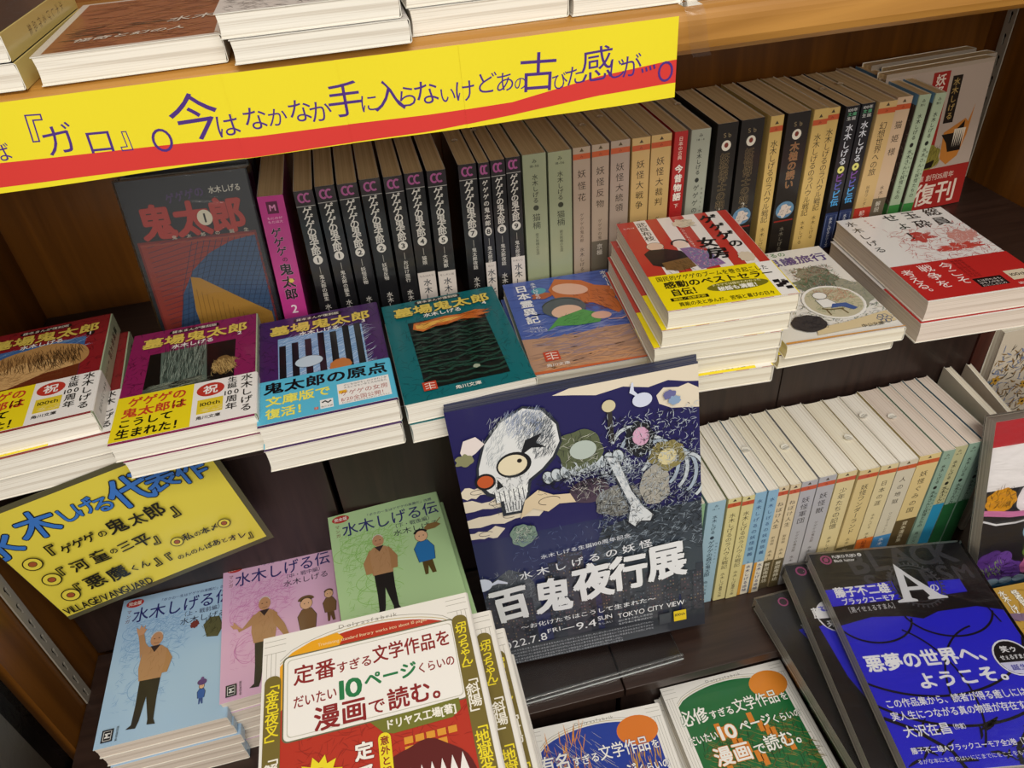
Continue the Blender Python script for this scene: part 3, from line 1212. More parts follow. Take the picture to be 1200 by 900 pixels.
def sp_kado(bg, title, band=None, dark='1e2420', small='18-4'):
    def f(c):
        w = c.w
        c.rect(0, 0, w, c.h, bg)
        c.ch('み', w * .5, 142, 3.8, dark, 0.02)
        c.text(small, w * .28, w * .72, 138, 2.6, dark, 0.02)
        c.vtext('水木しげる', w / 2, 130, 104, 4.8, dark, 0.03)
        c.ell(w / 2, 99, 2, 2.3, dark)
        z = min(6.2, w * .42)
        c.vtext(title, w / 2, 95, max(95 - 7.6 * len(title), 42), z, dark, 0.02)
        c.vtext('妖怪たちと歩く', w * .82, 92, 60, 2.4, dark, 0.0)
        c.vtext('角川文庫', w / 2, 36, 12, 4.6, dark, 0.0)
        if band:
            c.rect(0, 0, w, band[0], band[1])
    return f


def sp_sho(title, vol, col2, dot=True):
    def f(c):
        w = c.w
        c.rect(0, 0, w, c.h, '1c1815')
        c.ch('S', w * .38, 140, 6, '8c7c5c', 0.02, 8)
        c.ch('b', w * .62, 140, 6, '8c7c5c', 0.02, 8)
        c.L += 1
        c.ell(w / 2, 130, 4.6, 5, 'e2dccc')
        c.ell(w / 2, 130.5, 2, 2.4, '7a2c1c')
        z = min(9.6, w * .5)
        c.vtext(title, w / 2, 123, 123 - 9.4 * len(title), z, col2, 0.03, outline='a88f62', ow=.03)
        if vol:
            c.text(vol, w / 2 - 2, w / 2 + 2, 66, 7.5, 'd8d0c0', 0.02)
        c.ell(w / 2, 54, w * .42, 9, '5f87a6')
        c.blob(w / 2, 53, w * .3, 6, 'cfc0b4', 5, 0.25)
        c.hatch(w * .2, 48, w * .8, 60, 18, .4, 4, '3a2c26', 0, 90, 3)
        c.rect(w * .06, 41.5, w * .94, 43, '8c241c')
        c.vtext('水木しげる', w / 2, 36, 8, 5, '7c7464', 0.02)
    return f


def sp_bib(c):
    w = c.w
    c.rect(0, 0, w, c.h, '191a20')
    c.text('100年', 2, w - 2, 144, 3.6, 'd8d8d4', 0.02)
    c.text('文庫', 2, w - 2, 140, 3.6, '6ac08c', 0.02)
    c.text('生誕', 2, w - 2, 136, 3.6, 'd8d8d4', 0.02)
    c.vtext('水木しげる', w / 2, 131, 90, 8, 'e2e6ee', 0.02)
    c.ell(w / 2, 85.5, 3.6, 3.8, 'e0dc7a')
    c.ell(w / 2, 85.5, 1.2, 1.3, '3a3a1c')
    for i, ccol in enumerate(('7a4a9c', '5c5cb4', '4aa0dc', '4aa0dc')):
        c.ch('ビビビ伝'[i], w / 2, 77 - 8.6 * i, 8.8, ccol, 0.05)
    c.L += 1
    c.rect(0, 0, w, 40, '2c3a62')
    c.line([(1.4, 2), (1.4, 37), (w - 1.4, 37), (w - 1.4, 2)], .4, '8c98b8')
    c.vtext('水木しげるシリーズ', w / 2, 35, 1, 4, 'dde0e8', 0.02)


def sp_pink(c):
    w = c.w
    c.rect(0, 0, w, c.h, 'c03a8c')
    c.rect(w * .28, 132, w * .72, 143, '5a1a40')
    c.ch('M', w / 2, 137.6, 7.5, 'd88ab8', 0.05)
    c.L += 1
    c.micro(w * .2, w * .8, 128, 2.6, 'f0c8de', 3)
    c.micro(w * .2, w * .8, 124.6, 2.6, 'f0c8de', 4)
    c.vtext('ゲゲゲ', w * .42, 119, 92, 9.4, '161014', 0.04, outline='e4a8cc', ow=.03, x1=w * .5)
    c.ch('の', w * .55, 88.5, 5, '161014', 0.03)
    c.vtext('鬼太郎', w / 2, 85, 47, 12, '161014', 0.05, outline='dba0c4', ow=.03)
    c.ell(w * .62, 67, 2.2, 2.2, 'e8d060')
    c.ch('2', w / 2, 38, 12, 'f6e4ee', 0.03)
    c.L += 1
    c.vtext('水木しげる', w / 2, 27, 2, 5, '1c1016', 0.02)


def sp_red(c):
    w = c.w
    c.rect(0, 0, w, c.h, 'b42424')
    c.vtext('日本の古典', w / 2, 143, 121, 4.4, 'f0d8c8', 0.02)
    c.vtext('今昔物語', w / 2, 117, 80, 8.2, 'f8ece0', 0.06, outline='3c4c70', ow=.03)
    c.ch('下', w / 2, 75.5, 4.6, 'f8ece0', 0.02)
    c.L += 1
    c.vtext('水木しげる', w / 2, 58, 30, 5, 'f0d8c8', 0.02)


def lab_std(what, where):
    return '%s standing %s' % (what, where)


MID = [  # x left, x right, kind, label, fixed lean, band?
    (-93.9, -72.2, sp_pink, 'c03a8c', 'tan', 'bright pink comic paperback marked two, first spine at the left of the row', 3.2),
    (-64.1, -47.6, sp_black(1, '鬼太郎の誕生'), '15161a', 'tan', 'black comic spine marked one, the left of the two, beside the pink spine', 1.6),
    (-46.0, -29.2, sp_black(1, '鬼太郎の誕生'), '15161a', 'tan', 'black comic spine marked one, the right of the two', 1.0),
    (-27.6, -10.0, sp_black(2, '妖怪反物'), '15161a', 'tan', 'black comic spine marked two, the left of the two', 1.0),
    (-8.5, 9.5, sp_black(2, '妖怪反物'), '15161a', 'tan', 'black comic spine marked two, the right of the two', 0.8),
    (12.0, 28.6, sp_black(3, 'おばけ旅行'), '15161a', 'tan', 'black comic spine marked three', 1.0),
    (30.2, 47.2, sp_black(4, '猫娘', True), '15161a', 'tan', 'black comic spine marked four with a white paper band', 1.4),
    (49.4, 66.4, sp_black(5, '大海獣', True), '15161a', 'tan', 'black comic spine marked five with a white paper band, before the gap', 1.6),
    (77.4, 93.8, sp_black(7, '鬼太郎夜話'), '15161a', 'tan', 'black comic spine marked seven, just right of the gap', 1.2),
    (95.0, 105.2, sp_black(8, '鬼太郎夜話', True), '15161a', 'tan', 'narrow black comic spine marked eight with a white band, the left of the two', 1.2),
    (105.9, 119.2, sp_black(8, '鬼太郎夜話'), '15161a', 'tan', 'black comic spine marked eight without a band, the right of the two', 1.0),
    (120.0, 133.6, sp_black(9, '鬼太郎夜話', True), '15161a', 'tan', 'black comic spine marked nine with a white paper band', 1.0),
    (135.0, 156.8, sp_green, '9ea687', 'tan', 'sage green paperback spine, the left of two alike', 0.6),
    (158.0, 179.8, sp_green, '9ea687', 'tan', 'sage green paperback spine, the right of two alike', 0.5),
    (181.3, 197.8, sp_chik('b3a08e', '妖怪花', th=34), 'b3a08e', 'tan', 'greyish pink spine with orange stripe and three large characters, beside the green pair', 0.4),
    (199.0, 215.4, sp_chik('b3a08e', '妖怪反物', band=(52, '6f675a', '京極', 'd8d0c4'), th=43), 'b3a08e', 'tan', 'greyish pink spine with a grey lower band', 0.3),
    (217.0, 235.4, sp_chik('b09e90', '妖怪大統領', th=50), 'b09e90', 'tan', 'greyish pink spine with orange stripe, last before the yellow ones', 0.3),
    (236.6, 254.0, sp_chik('cfae72', '妖怪大戦争', th=50), 'cfae72', 'tan', 'yellow spine with orange stripe, the left of the pair before the red spine', 0.2),
    (255.0, 274.6, sp_chik('cfae72', '妖怪大裁判', th=50), 'cfae72', 'tan', 'yellow spine with orange stripe touching the red spine', 0.2),
    (277.3, 290.4, sp_red, 'b42424', 'tan', 'bright red spine with white lettering above the striped stack', 0.6),
    (293.0, 312.2, sp_kado('a5a999', 'ゲゲゲの森の', small='18-4'), 'a5a999', 'tan', 'pale grey green spine between the red and the black spines', 0.8),
    (316.2, 336.4, sp_sho('妖怪博士の朝食', '1', '1e1814'), '1c1815', 'tan', 'thick black spine with round picture and numeral one', 0.2),
    (340.2, 363.4, sp_sho('妖怪博士の朝食', '2', '1e1814'), '1c1815', 'tan', 'thick black spine with round picture and numeral two', -0.2),
    (367.4, 380.6, sp_chik('d0b068', '水木しげるのラバウル戦記', sub='', tsz=7.6, th=84), 'd0b068', 'tan', 'yellow spine with long title between two thick black spines', -0.8),
    (384.6, 408.0, sp_sho('木槌の誘い', '', '8c5c3c'), '1c1815', 'tan', 'thickest black spine with brown title lettering', -0.5),
    (410.4, 425.4, sp_chik('d0b068', '水木しげるのラバウル戦記', sub='', tsz=7.6, th=84), 'd0b068', 'tan', 'yellow spine with long title, left of the pair right of the thickest black spine', -0.6),
    (427.6, 441.6, sp_chik('d0b068', '水木しげるのラバウル戦記', sub='', tsz=7.6, th=84), 'd0b068', 'tan', 'yellow spine with long title beside the blue footed black spines', -0.5),
    (445.8, 460.2, sp_bib, '191a20', 'tan', 'black spine with purple and blue lettering and navy foot, left of the pair', -0.3),
    (462.6, 477.2, sp_bib, '191a20', 'tan', 'black spine with purple and blue lettering and navy foot, right of the pair', -0.2),
    (479.6, 498.8, sp_chik('ccac74', '幻想世界への旅', sub='妖怪ワンダーランド', band=(40, 'b43428', '記念復刊', 'f0e0d0'), th=54), 'ccac74', 'tan', 'sand yellow spine with a red lower band', 0.5),
    (500.2, 516.6, sp_chik('cdb192', '猫姫様', sub='', band=(46, '6c6150', '解説', 'd8d0c0'), th=40), 'cdb192', 'tan', 'peach spine with a brown lower band', 0.8),
    (522.0, 534.6, sp_kado('a7b79a', '水木さんと妖怪たちの', band=(36, '3c8440'), small='角川'), 'a7b79a', 'tan', 'narrow pale green spine with green foot, left of the pair at the right end', 1.2),
    (538.4, 550.4, sp_kado('a7b79a', '水木さんと妖怪たちの', band=(36, '3c8440'), small='角川'), 'a7b79a', 'tan', 'narrow pale green spine with green foot, last spine at the right end of the row', 1.5),
]
for i, (x0, x1, sp, sc, pg, lb, lean) in enumerate(MID):
    t = x1 - x0 - 0.5
    rr = random.Random(900 + i)
    h = 147.5 + rr.uniform(-.4, .6) + (3 if 'thick' in lb else 0)
    dy = rr.uniform(-.002, .002) - (0.004 if 'thick' in lb else 0)
    x = x0 / 1000 - math.tan(R(lean)) * 0.148
    fr = None
    if 'pale green spine with green' in lb:
        def fr(c, i=i):
            c.rect(0, 0, c.w, c.h, '4a3a34')
            c.hatch(0, 20, c.w, c.h, 160, .8, 7, '9c8a7c', 0, 90, i)
            c.rect(0, 138, c.w, c.h, '6a94b4')
            c.rect(0, 0, c.w, 36, '3c8440')
    make_book(stand(x, 0.627 + dy, ZM + 0.0006 + math.sin(R(abs(lean))) * t / 1000 * (lean < 0), 105, t, lean), 105, h, t, lb, 'paperbacks in the middle shelf row',
              sc, sc, pg, fr, sp, gloss=True, seed=i)
# small paper tabs between the books' tops
for i, (x, y) in enumerate(((0.079, 0.683), (0.104, 0.70), (0.205, 0.672), (0.222, 0.69), (0.305, 0.69), (0.351, 0.67), (0.40, 0.668), (0.452, 0.672), (0.470, 0.682), (0.515, 0.675))):
    c = Canvas(7, 9)
    c.ell(3.5, 5, 3.2, 3.6, 'cfc0a4')
    c.rect(2.6, 0, 4.4, 4, 'cfc0a4')
    c.line([(2, 6), (5, 6)], .5, '8a3a2c')
    c.line([(2, 4.6), (5, 4.6)], .4, '4a4038')
    e = empty('paper_tab', Matrix.Translation((x, y, -0.2492)) @ Matrix.Rotation(R((-20, 15, 30, -25, 5)[i % 5]), 4, 'Z'), 'small paper tab on the page tops of the middle row, %s from the left' % TABS[i], 'paper tab', 'paper tabs on the page tops')
    o = c.build('tab', e, lambda u, v, z: (u / 1000, v / 1000, 0.0006 + z / 1000 + 0.0004 * math.sin(v)), M_MATTE)


# ---- face-out comics at both ends of the middle shelf
def l_cover(c):
    s = c.w / 128
    c.rect(0, 0, c.w, c.h, '20262e')
    c.rect(3, 2, c.w - 3, 108, '7c2a28')
    c.rect(5, 4, c.w - 5, 106, '963c34')
    c.poly([(12, 4), (20, 30), (30, 58), (44, 78), (62, 92), (84, 101), (c.w - 5, 104), (c.w - 5, 4)], '3a5a80')
    for k in range(22):
        c.line([(14 + k * 4.6, 4), (30 + k * 5.2, 60), (50 + k * 5.4, 104)], .5, '1e2f4c', False)
        c.line([(10, 6 + k * 4.6), (60, 16 + k * 4.6), (108, 10 + k * 4.6)], .4, '20304e', False)
    c.L += 1
    c.poly([(38, 4), (36, 40), (40, 72), (48, 70), (78, 48), (104, 30), (104, 4)], 'b58a3c')
    for k in range(16):
        c.line([(38 + k * 4.4, 4), (42 + k * 4, 60 - k * 3)], .35, '6c4a20', False)
    c.L += 1
    c.rect(5, 104, c.w - 5, 105, '9c4c3c')
    c.text('鬼太郎', 10, c.w - 9, 124, 32, 'b03a34', 0.07, outline='4c1414', ow=.02, sx=.98)
    c.text('ゲゲゲの', 38, 72, 143, 9, '4c3468', 0.05, 147)
    c.text('水木しげる', 76, 104, 147, 6.6, 'd8d4c8', 0.03)
    c.ell(67, 124, 6.6, 7, 'dcd8c4')
    c.ch('1', 67, 124, 11, '1a1818', 0.05)
    c.L += 1
    c.text('鬼太郎の誕生', 30, 106, 109.5, 3.6, 'c8c0b0', 0.03)


make_book(Matrix.Translation((-0.2165, 0.646, ZM + 0.001)) @ Matrix.Rotation(R(-6), 4, 'Z') @ Matrix.Rotation(R(79), 4, 'X') @ Matrix.Translation((0, 0, -0.016)), 112, 162, 16,
          'plastic-covered comic with blue hatching and large red title, leaning face-out at the left', None, '20262e', '20262e', 'tan', l_cover, gloss=True, wrap=True, seed=71)
for k in range(1, 3):
    make_book(Matrix.Translation((-0.2165 + .001 * k, 0.652 + .0205 * k, ZM + 0.001)) @ Matrix.Rotation(R(-5), 4, 'Z') @ Matrix.Rotation(R(80), 4, 'X') @ Matrix.Translation((0, 0, -0.016)), 112, 163 + k, 16,
              'dark comic %s behind the face-out comic with the red title' % ('directly' if k == 1 else 'second'), 'dark comics at the left end', '20262e', '20262e', 'tan', None, gloss=True, seed=71 + k)


def f_cover(c):
    c.rect(0, 0, c.w, c.h, 'b9a799')
    c.rect(0, 150, c.w, c.h, 'b0a08f')
    c.rect(56, 56, 76, 148, 'a02a24')
    c.vtext('妖怪たちの物語', 66, 146, 62, 12, 'e8d8c8', 0.04)
    c.rect(80, 94, 92, 142, '1f1a16')
    c.vtext('水木しげる', 86, 140, 97, 8, 'b89a5c', 0.02)
    c.poly([(84, 84), (108, 96), (112, 92), (116, 110), (114, 78), (108, 56), (96, 48), (86, 56)], 'c07a34')
    c.poly([(82, 82), (96, 82), (108, 94), (110, 62), (94, 62), (90, 72)], '1a1612')
    for k in range(6):
        c.poly([(97 + k * 2.4, 86), (98.2 + k * 2.4, 66), (99.4 + k * 2.4, 86)], 'dcd0bc', False)
    c.L += 1
    c.blob(72, 58, 14, 14, '8a8038', 5, 0.12)
    c.hatch(60, 46, 84, 68, 60, .5, 8, '4c4418', 80, 40, 6)
    c.poly([(64, 52), (80, 56), (78, 48), (66, 47)], '1a1612')
    c.rect(40, 0, c.w, 46, 'a02824')
    c.text('講談社漫画文庫 創刊35周年', 20, 110, 36, 7.6, 'dcc0b0', 0.02)
    c.text('記念復刊', 8, 118, 17, 27, 'e8d4c4', 0.03)


make_book(Matrix.Translation((0.519, 0.664, ZM + 0.001)) @ Matrix.Rotation(R(3), 4, 'Z') @ Matrix.Rotation(R(86), 4, 'X') @ Matrix.Translation((0, 0, -0.014)), 128, 154, 14,
          'pale grey comic with red title strip and red band, facing out at the right end', None, 'b9a799', 'b9a799', 'tan', f_cover, gloss=True, seed=81)
for k in range(1, 3):
    make_book(Matrix.Translation((0.548 - .010 * k, 0.667 + .0185 * k, ZM + 0.001)) @ Matrix.Rotation(R(3), 4, 'Z') @ Matrix.Rotation(R(86.5), 4, 'X') @ Matrix.Translation((0, 0, -0.015)), 128, 150 + k, 15,
              'pale comic %s behind the face-out comic with the red band' % ('directly' if k == 1 else 'second'), 'pale comics behind the face-out comic', 'a89c8e', 'a89c8e', 'tan', None, gloss=True, seed=81 + k)

# ================================================================== lower row on the dark step
def sp_pblue(title, band=None, small=''):
    def f(c):
        w = c.w
        c.rect(0, 0, w, c.h, '8cb4cc')
        z = min(6, w * .52)
        c.vtext(title, w / 2, 140, 58, z, '2a4a74', 0.02)
        c.vtext('水木しげる', w / 2, 52, 30, 3.6, '2a4a74', 0.0)
        if band:
            c.rect(0, 0, w, 48, 'd89a34')
            c.rect(w * .3, 0, w, 48, 'e4dcc8')
            c.vtext(band, w * .62, 46, 3, 5, '2c3460', 0.03)
    return f


LOW = [
    (216.0, 234.4, sp_kado('8fb58c', 'ゲゲゲの少年時代'), '8fb58c', 'mint green spine, first of the lower row, half behind the flyers', -1.0),
    (236.4, 254.0, sp_kado('9dbccb', 'ゲゲゲの森の鬼太郎', dark='2a3c4c'), '9dbccb', 'sky blue spine beside the mint green one', -1.6),
    (255.8, 268.6, sp_chik('d9cd90', '水木しげるのラバウル戦記', sub='', tsz=6.6, th=80, low='筑摩文庫'), 'd9cd90', 'pale yellow spine with long title, left of the pair beside the sky blue one', -0.4),
    (269.0, 281.0, sp_chik('d9cd90', '水木しげるのラバウル戦記', sub='', tsz=6.6, th=80, low='筑摩文庫'), 'd9cd90', 'pale yellow spine with long title, right of the pair beside the sky blue one', -0.3),
    (281.4, 292.8, sp_pblue('水木しげるの妖怪談義', '水木しげる追悼'), '8cb4cc', 'pale blue spine with an orange lower band, left of the pair', -0.2),
    (293.4, 303.8, sp_pblue('水木しげるの妖怪談義', '水木しげる追悼'), '8cb4cc', 'pale blue spine with an orange lower band, right of the pair', -0.2),
    (304.2, 314.8, sp_chik('d9c69e', 'ねぼけ人生', sub='新装版', tsz=6.6, th=38, band=(44, '5c5034', '解説南伸坊', 'd8d0b8')), 'd9c69e', 'narrow beige spine with olive brown foot, left of the pair', -0.4),
    (315.4, 326.0, sp_chik('d9c69e', 'ねぼけ人生', sub='新装版', tsz=6.6, th=38, band=(44, '5c5034', '解説南伸坊', 'd8d0b8')), 'd9c69e', 'narrow beige spine with olive brown foot, right of the pair', -0.8),
    (326.5, 342.4, sp_chik('b1afb0', '妖怪軍団', th=38), 'b1afb0', 'light grey spine with orange stripe, left of the pair', -0.8),
    (343.6, 361.2, sp_chik('b1afb0', '妖怪獣', th=30), 'b1afb0', 'light grey spine with orange stripe, right of the pair', -0.9),
    (362.2, 381.6, sp_chik('d9c894', '少年たちの記憶', sub='', tsz=8, th=58, low='筑摩'), 'd9c894', 'wide cream spine right of the grey pair', -1.0),
    (382.6, 403.0, sp_chik('d6c086', '妖怪ワンダーランド', sub='', tsz=7.6, th=70, band=(40, '6a5e3c', '別巻', 'd8d0b8')), 'd6c086', 'cream spine with olive foot, the sixth from the right end', -1.1),
    (403.6, 421.8, sp_chik('d9c99a', '日本の涯', sub='水木しげる', tsz=7, th=36, band=(46, 'd8702c', '記念', '7a2410')), 'd9c99a', 'cream spine with an orange foot', -1.2),
    (422.4, 442.0, sp_chik('cfc6ae', '人の地獄', sub='ワンダーランド', tsz=7, th=40, band=(44, '4c8cc0', '水木', 'e8ecf0')), 'cfc6ae', 'greyish cream spine with a blue foot', -1.4),
    (443.3, 466.0, sp_chik('d9c288', '妖怪ぐみの国', sub='', tsz=8, th=60, band=(60, '5c4c30', '貸本漫画集', 'd0c4a4')), 'd9c288', 'wide golden cream spine with a brown foot', -1.6),
    (467.0, 480.0, sp_kado('8aa694', '水木さんと妖怪たちの'), '8aa694', 'teal green spine, first of the four at the right end', -1.8),
    (480.4, 494.4, sp_kado('b9b68a', '水木さんと妖怪たちの', band=(70, '2c8cb4')), 'b9b68a', 'olive green spine with a blue foot, second of the four at the right end', -2.0),
    (495.2, 509.2, sp_kado('8aa694', '水木さんと妖怪たちの', band=(66, '245c34')), '8aa694', 'teal green spine with dark green foot, third of the four at the right end', -2.2),
    (511.0, 524.1, sp_kado('8aa694', '水木さんと妖怪たちの', band=(66, '245c34')), '8aa694', 'teal green spine with dark green foot, last of the four at the right end', -2.4),
]
for i, (x0, x1, sp, sc, lb, lean) in enumerate(LOW):
    t = x1 - x0 - 0.4
    rr = random.Random(500 + i)
    lean = 0.35 if i > 10 else 0.0
    x = x0 / 1000 - math.tan(R(lean)) * 0.148
    fr = None
    if i >= 16:
        def fr(c, i=i):
            c.rect(0, 0, c.w, c.h, '3c3832')
            c.hatch(0, 20, c.w, c.h, 160, .8, 7, '7c7468', 0, 90, i)
            c.rect(0, 140, c.w, c.h, '5c7c94')
            c.rect(0, 0, c.w, 60, '204c2c')
    make_book(stand(x, 0.412 + rr.uniform(-.0015, .0015), ZS + 0.0006, 100, t, lean), 100, 147.5 + rr.uniform(-.5, .8), t, lb, 'paperbacks in the lower row',
              sc, sc, 'pink' if i > 13 else ('white' if i in (1, 2, 3, 4, 5, 10, 12, 13) else 'cream'), fr, sp, gloss=True, seed=100 + i)
for i, (x, t, lb) in enumerate(((0.5290, 7.5, 'thin cream booklet leaning past the right end of the lower row'), (0.5430, 5.0, 'thinnest cream booklet, last behind the plastic-wrapped comic'))):
    make_book(stand(x, 0.424, ZS + 0.001, 92, t, 1.5 + i, -6 - 5 * i), 92, 153, t, lb, None, 'd8ccb8', 'd8ccb8', 'cream', None, None, seed=140 + i)
for i, (x, y) in enumerate(((0.292, 0.462), (0.331, 0.452), (0.390, 0.452), (0.425, 0.470), (0.448, 0.462))):
    c = Canvas(9, 9)
    c.ell(4.5, 4.5, 4, 4, 'dcd8cc')
    c.line([(2, 5.5), (7, 5.5)], .5, '4a4a48')
    c.line([(2.5, 4), (6.5, 4)], .5, '4a4a48')
    e = empty('paper_tab', Matrix.Translation((x, y, -0.5012)) @ Matrix.Rotation(R((-20, 15, -40, 25, 5)[i]), 4, 'Z'), 'small round white paper tab on the lower row of page tops, %s from the left' % TABS[i], 'paper tab', 'round tabs on the lower row')
    c.build('tab', e, lambda u, v, z: (u / 1000, v / 1000, 0.0006 + z / 1000 + 0.0004 * math.sin(v)), M_MATTE)


# ---- face-out floral books beyond the backing boards
def floral(sd, a):
    def f(c):
        c.rect(0, 0, c.w, c.h, 'd0c4b0')
        for i, col in enumerate(a):
            c.hatch(0, 0, c.w, c.h - 22, 260, 1.6, 9, col, 0, 90, sd + i)
        r = random.Random(sd)
        for i in range(34):
            x, y = r.uniform(0, c.w), r.uniform(5, c.h - 30)
            col = r.choice(('7c5a34', 'a03c34', '6c7c8c', 'c89a3c', '8a8ab0'))
            for k in range(5):
                c.ell(x + 3.4 * math.cos(k * 1.257), y + 3.4 * math.sin(k * 1.257), 2.6, 1.8, col, 10, k * 72, False)
            c.L += 1
            c.ell(x, y, 1.6, 1.6, '3a2c1c', 8)
    return f


make_book(Matrix.Translation((0.5935, 0.500, ZS + 0.001)) @ Matrix.Rotation(R(88), 4, 'X') @ Matrix.Translation((0, 0, -0.012)), 104, 190, 12,
          'cover crowded with small flowers, facing out at the right wall of the lower bay', None, 'd0c4b0', 'd0c4b0', 'cream', floral(3, ('4c463c', '7c86a0', '8a6a3c')), seed=150)
make_book(Matrix.Translation((0.5945, 0.520, ZS + 0.001)) @ Matrix.Rotation(R(88), 4, 'X') @ Matrix.Translation((0, 0, -0.012)), 104, 226, 12,
          'pale cover with dark leaf shapes, rising behind the small flowers', None, 'b4b8a4', 'b4b8a4', 'cream', floral(8, ('5a6a58', '2a2c28')), seed=151)

# ================================================================== hand-lettered banner taped to the upper shelf
BX0, BX1, BZ0 = -0.300, 0.2105, -0.1665
BW, BH = (BX1 - BX0) * 1000, 50.0
ban = empty('banner', Matrix.Translation((BX0, 0.4835, BZ0)), 'long yellow paper banner with purple handwriting and a red stripe on the upper shelf edge', 'banner')


def ban_fn(off):
    def f(u, v, z):
        U = u + off
        y = 0.6 * math.sin(U * 0.021) + 0.5 * math.sin(U * 0.055 + 1) * (1 - v / BH) + 1.4 * (1 - v / BH)
        return (U / 1000, -(y + z + 0.9) / 1000, (v - 0.9 * math.sin((U - 250) * .006)) / 1000)
    return f


segs = ((0, 228.5), (227.5, 294), (293, 369), (368, BW))
redtop = [(0, 17), (92, 17.5), (139, 16), (238, 12.5), (344, 11.5), (399, 12), (457, 20.5), (507, 24)]
redbot = [(0, 2.5), (86, 3.5), (134, 3), (234, 0.2), (342, 1.0), (399, 4), (457, 8.5), (507, 9.5)]


def itp(t, x):
    for (a, b), (c, d) in zip(t, t[1:]):
        if x <= c:
            return b + (d - b) * max(0, (x - a)) / (c - a)
    return t[-1][1]


LET = [('ば', -204, -145, 11, 0), ('『', -187, -137, 23, 3), ('ガ', -171, -142, 19.0, 0), ('ロ', -150, -146, 17.0, 0), ('』', -132, -146, 17.0, 4), ('今', -94, -140, 29.0, 0), ('は', -77, -147, 15.0, 0),
       ('な', -60, -145, 15.0, 0), ('か', -47, -146, 12.0, 0), ('な', -33, -144, 15.0, 0), ('か', -21, -146, 14.0, 0), ('手', -5, -141, 22.0, 0), ('に', 9, -145, 12.0, 0), ('入', 22, -142, 20.0, 0),
       ('ら', 33, -144, 14.0, 0), ('な', 45, -143, 16.0, 0), ('い', 58, -146, 11.0, 0), ('け', 69, -145, 14.0, 0), ('ど', 83, -142, 14.0, 0), ('あ', 95, -143, 13.0, 0), ('の', 105, -145, 9.0, 0),
       ('古', 117, -140, 25.0, 0), ('び', 131, -147, 11.0, 0), ('た', 141, -145, 13.0, 0), ('感', 156, -140, 22.0, 0), ('じ', 169, -144, 14.0, 0), ('が', 179, -144, 15.0, 0)]
for si, (a, b) in enumerate(segs):
    c = Canvas(b - a, BH, 0.06)
    n = max(6, int((b - a) / 6))
    for k in range(n):
        c.rect((b - a) * k / n, 0, (b - a) * (k + 1) / n, BH, 'f0df1c', False)
    c.L += 1
    for k in range(n * 2):
        x0, x1 = (b - a) * k / n / 2, (b - a) * (k + 1) / n / 2
        if a + x0 > 508:
            continue
        P = [(x0, itp(redbot, a + x0)), (x1, itp(redbot, a + x1)), (x1, itp(redtop, a + x1)), (x0, itp(redtop, a + x0))]
        q = rgb('d8332c')
        c.tri(P[0], P[1], P[2], q)
        c.tri(P[0], P[2], P[3], q)
    c.L += 1
    q = rgb('4a2480')
    for j, (ch, x, z, s_, rt) in enumerate(LET):
        u, v = x - BX0 * 1000 - a, z - BZ0 * 1000
        if -20 < u < b - a + 20:
            r = random.Random(j)
            c.ch(ch, u, v + 1.5, s_ * 1.02, q, 0.012, r.uniform(-5, 5), 1.02, r.uniform(-.08, .08))
    c.L += 1
    for x, z, rr_ in ((-116, -149, 5.0), (203, -149, 4.6)):
        u, v = x - BX0 * 1000 - a, z - BZ0 * 1000
        if -10 < u < b - a + 10:
            c.ring(u, v, rr_, rr_ * 1.25, 1.5, '4a2480', 16)
    for k in range(4):
        u, v = 186.5 + k * 2.7 - BX0 * 1000 - a, -145 - BZ0 * 1000 + k * .5
        if -10 < u < b - a + 10:
            c.line([(u, v), (u + .7, v - 2.6)], 1.2, '4a2480')
    sh = c.build('paper_sheet', ban, (lambda f, k: (lambda u, v, z: (lambda p: (p[0], p[1] - k * 0.0004, p[2]))(f(u, v, z))))(ban_fn(a), si % 2), M_MATTE)
tp = empty('tape_strip', Matrix.Translation((0.214, 0.4835, -0.106)), 'strip of clear adhesive tape on the shelf edge right of the banner', 'tape')
me = bpy.data.meshes.new('tape')
pr = [(0.012, -0.0064), (0.0025, -0.0071), (-0.0012, -0.012), (-0.0016, -0.020), (-0.0022, -0.030), (-0.0035, -0.037)]
v = [((0.002 * i / 5 + s_ * 0.013 + 0.012 * (i / 5) ** 2 * .4), p[0], p[1]) for i, p in enumerate(pr) for s_ in (0, 1)]
me.from_pydata(v, [], [(2 * i, 2 * i + 1, 2 * i + 3, 2 * i + 2) for i in range(5)])
link('tape', me, tp, [M_TAPE])


# ================================================================== books on the upper shelf
def brown_cover(c):
    c.rect(0, 0, c.w, c.h, 'e3ddd2')
    c.rect(5, 4, c.w - 3, c.h - 4, '9a5a34')
    c.hatch(5, 6, c.w - 10, c.h - 6, 200, 2.2, 16, '7c4226', 0, 14, 3)
    c.hatch(5, 6, c.w - 10, c.h - 6, 90, 1.4, 14, 'bf8350', 0, 14, 4)
    c.hatch(8, 30, 60, 60, 20, 1.6, 14, '2e2a20', 4, 12, 5)
    c.text('怪奇と幻の人', 18, 82, 27, 9, 'e6ded0', 0.03, 31, shear=.3)
    c.text('水木', 68, 98, 56, 14, 'e6ded0', 0.02, 58, shear=.2)


def grey_cover(c):
    c.rect(0, 0, c.w, c.h, 'e4e0da')
    c.hatch(2, 4, c.w - 2, c.h, 420, .9, 10, '3c3c3e', 0, 60, 6)
    c.hatch(2, 4, c.w - 2, c.h, 200, .8, 10, '9a9a9c', 0, 60, 7)


def yspine(c):
    c.rect(0, 0, c.w, c.h, 'd9c77c')
    c.vtext('水木しげる作品集', c.w / 2, 120, 40, 6.5, '6a5a2c', 0.0)


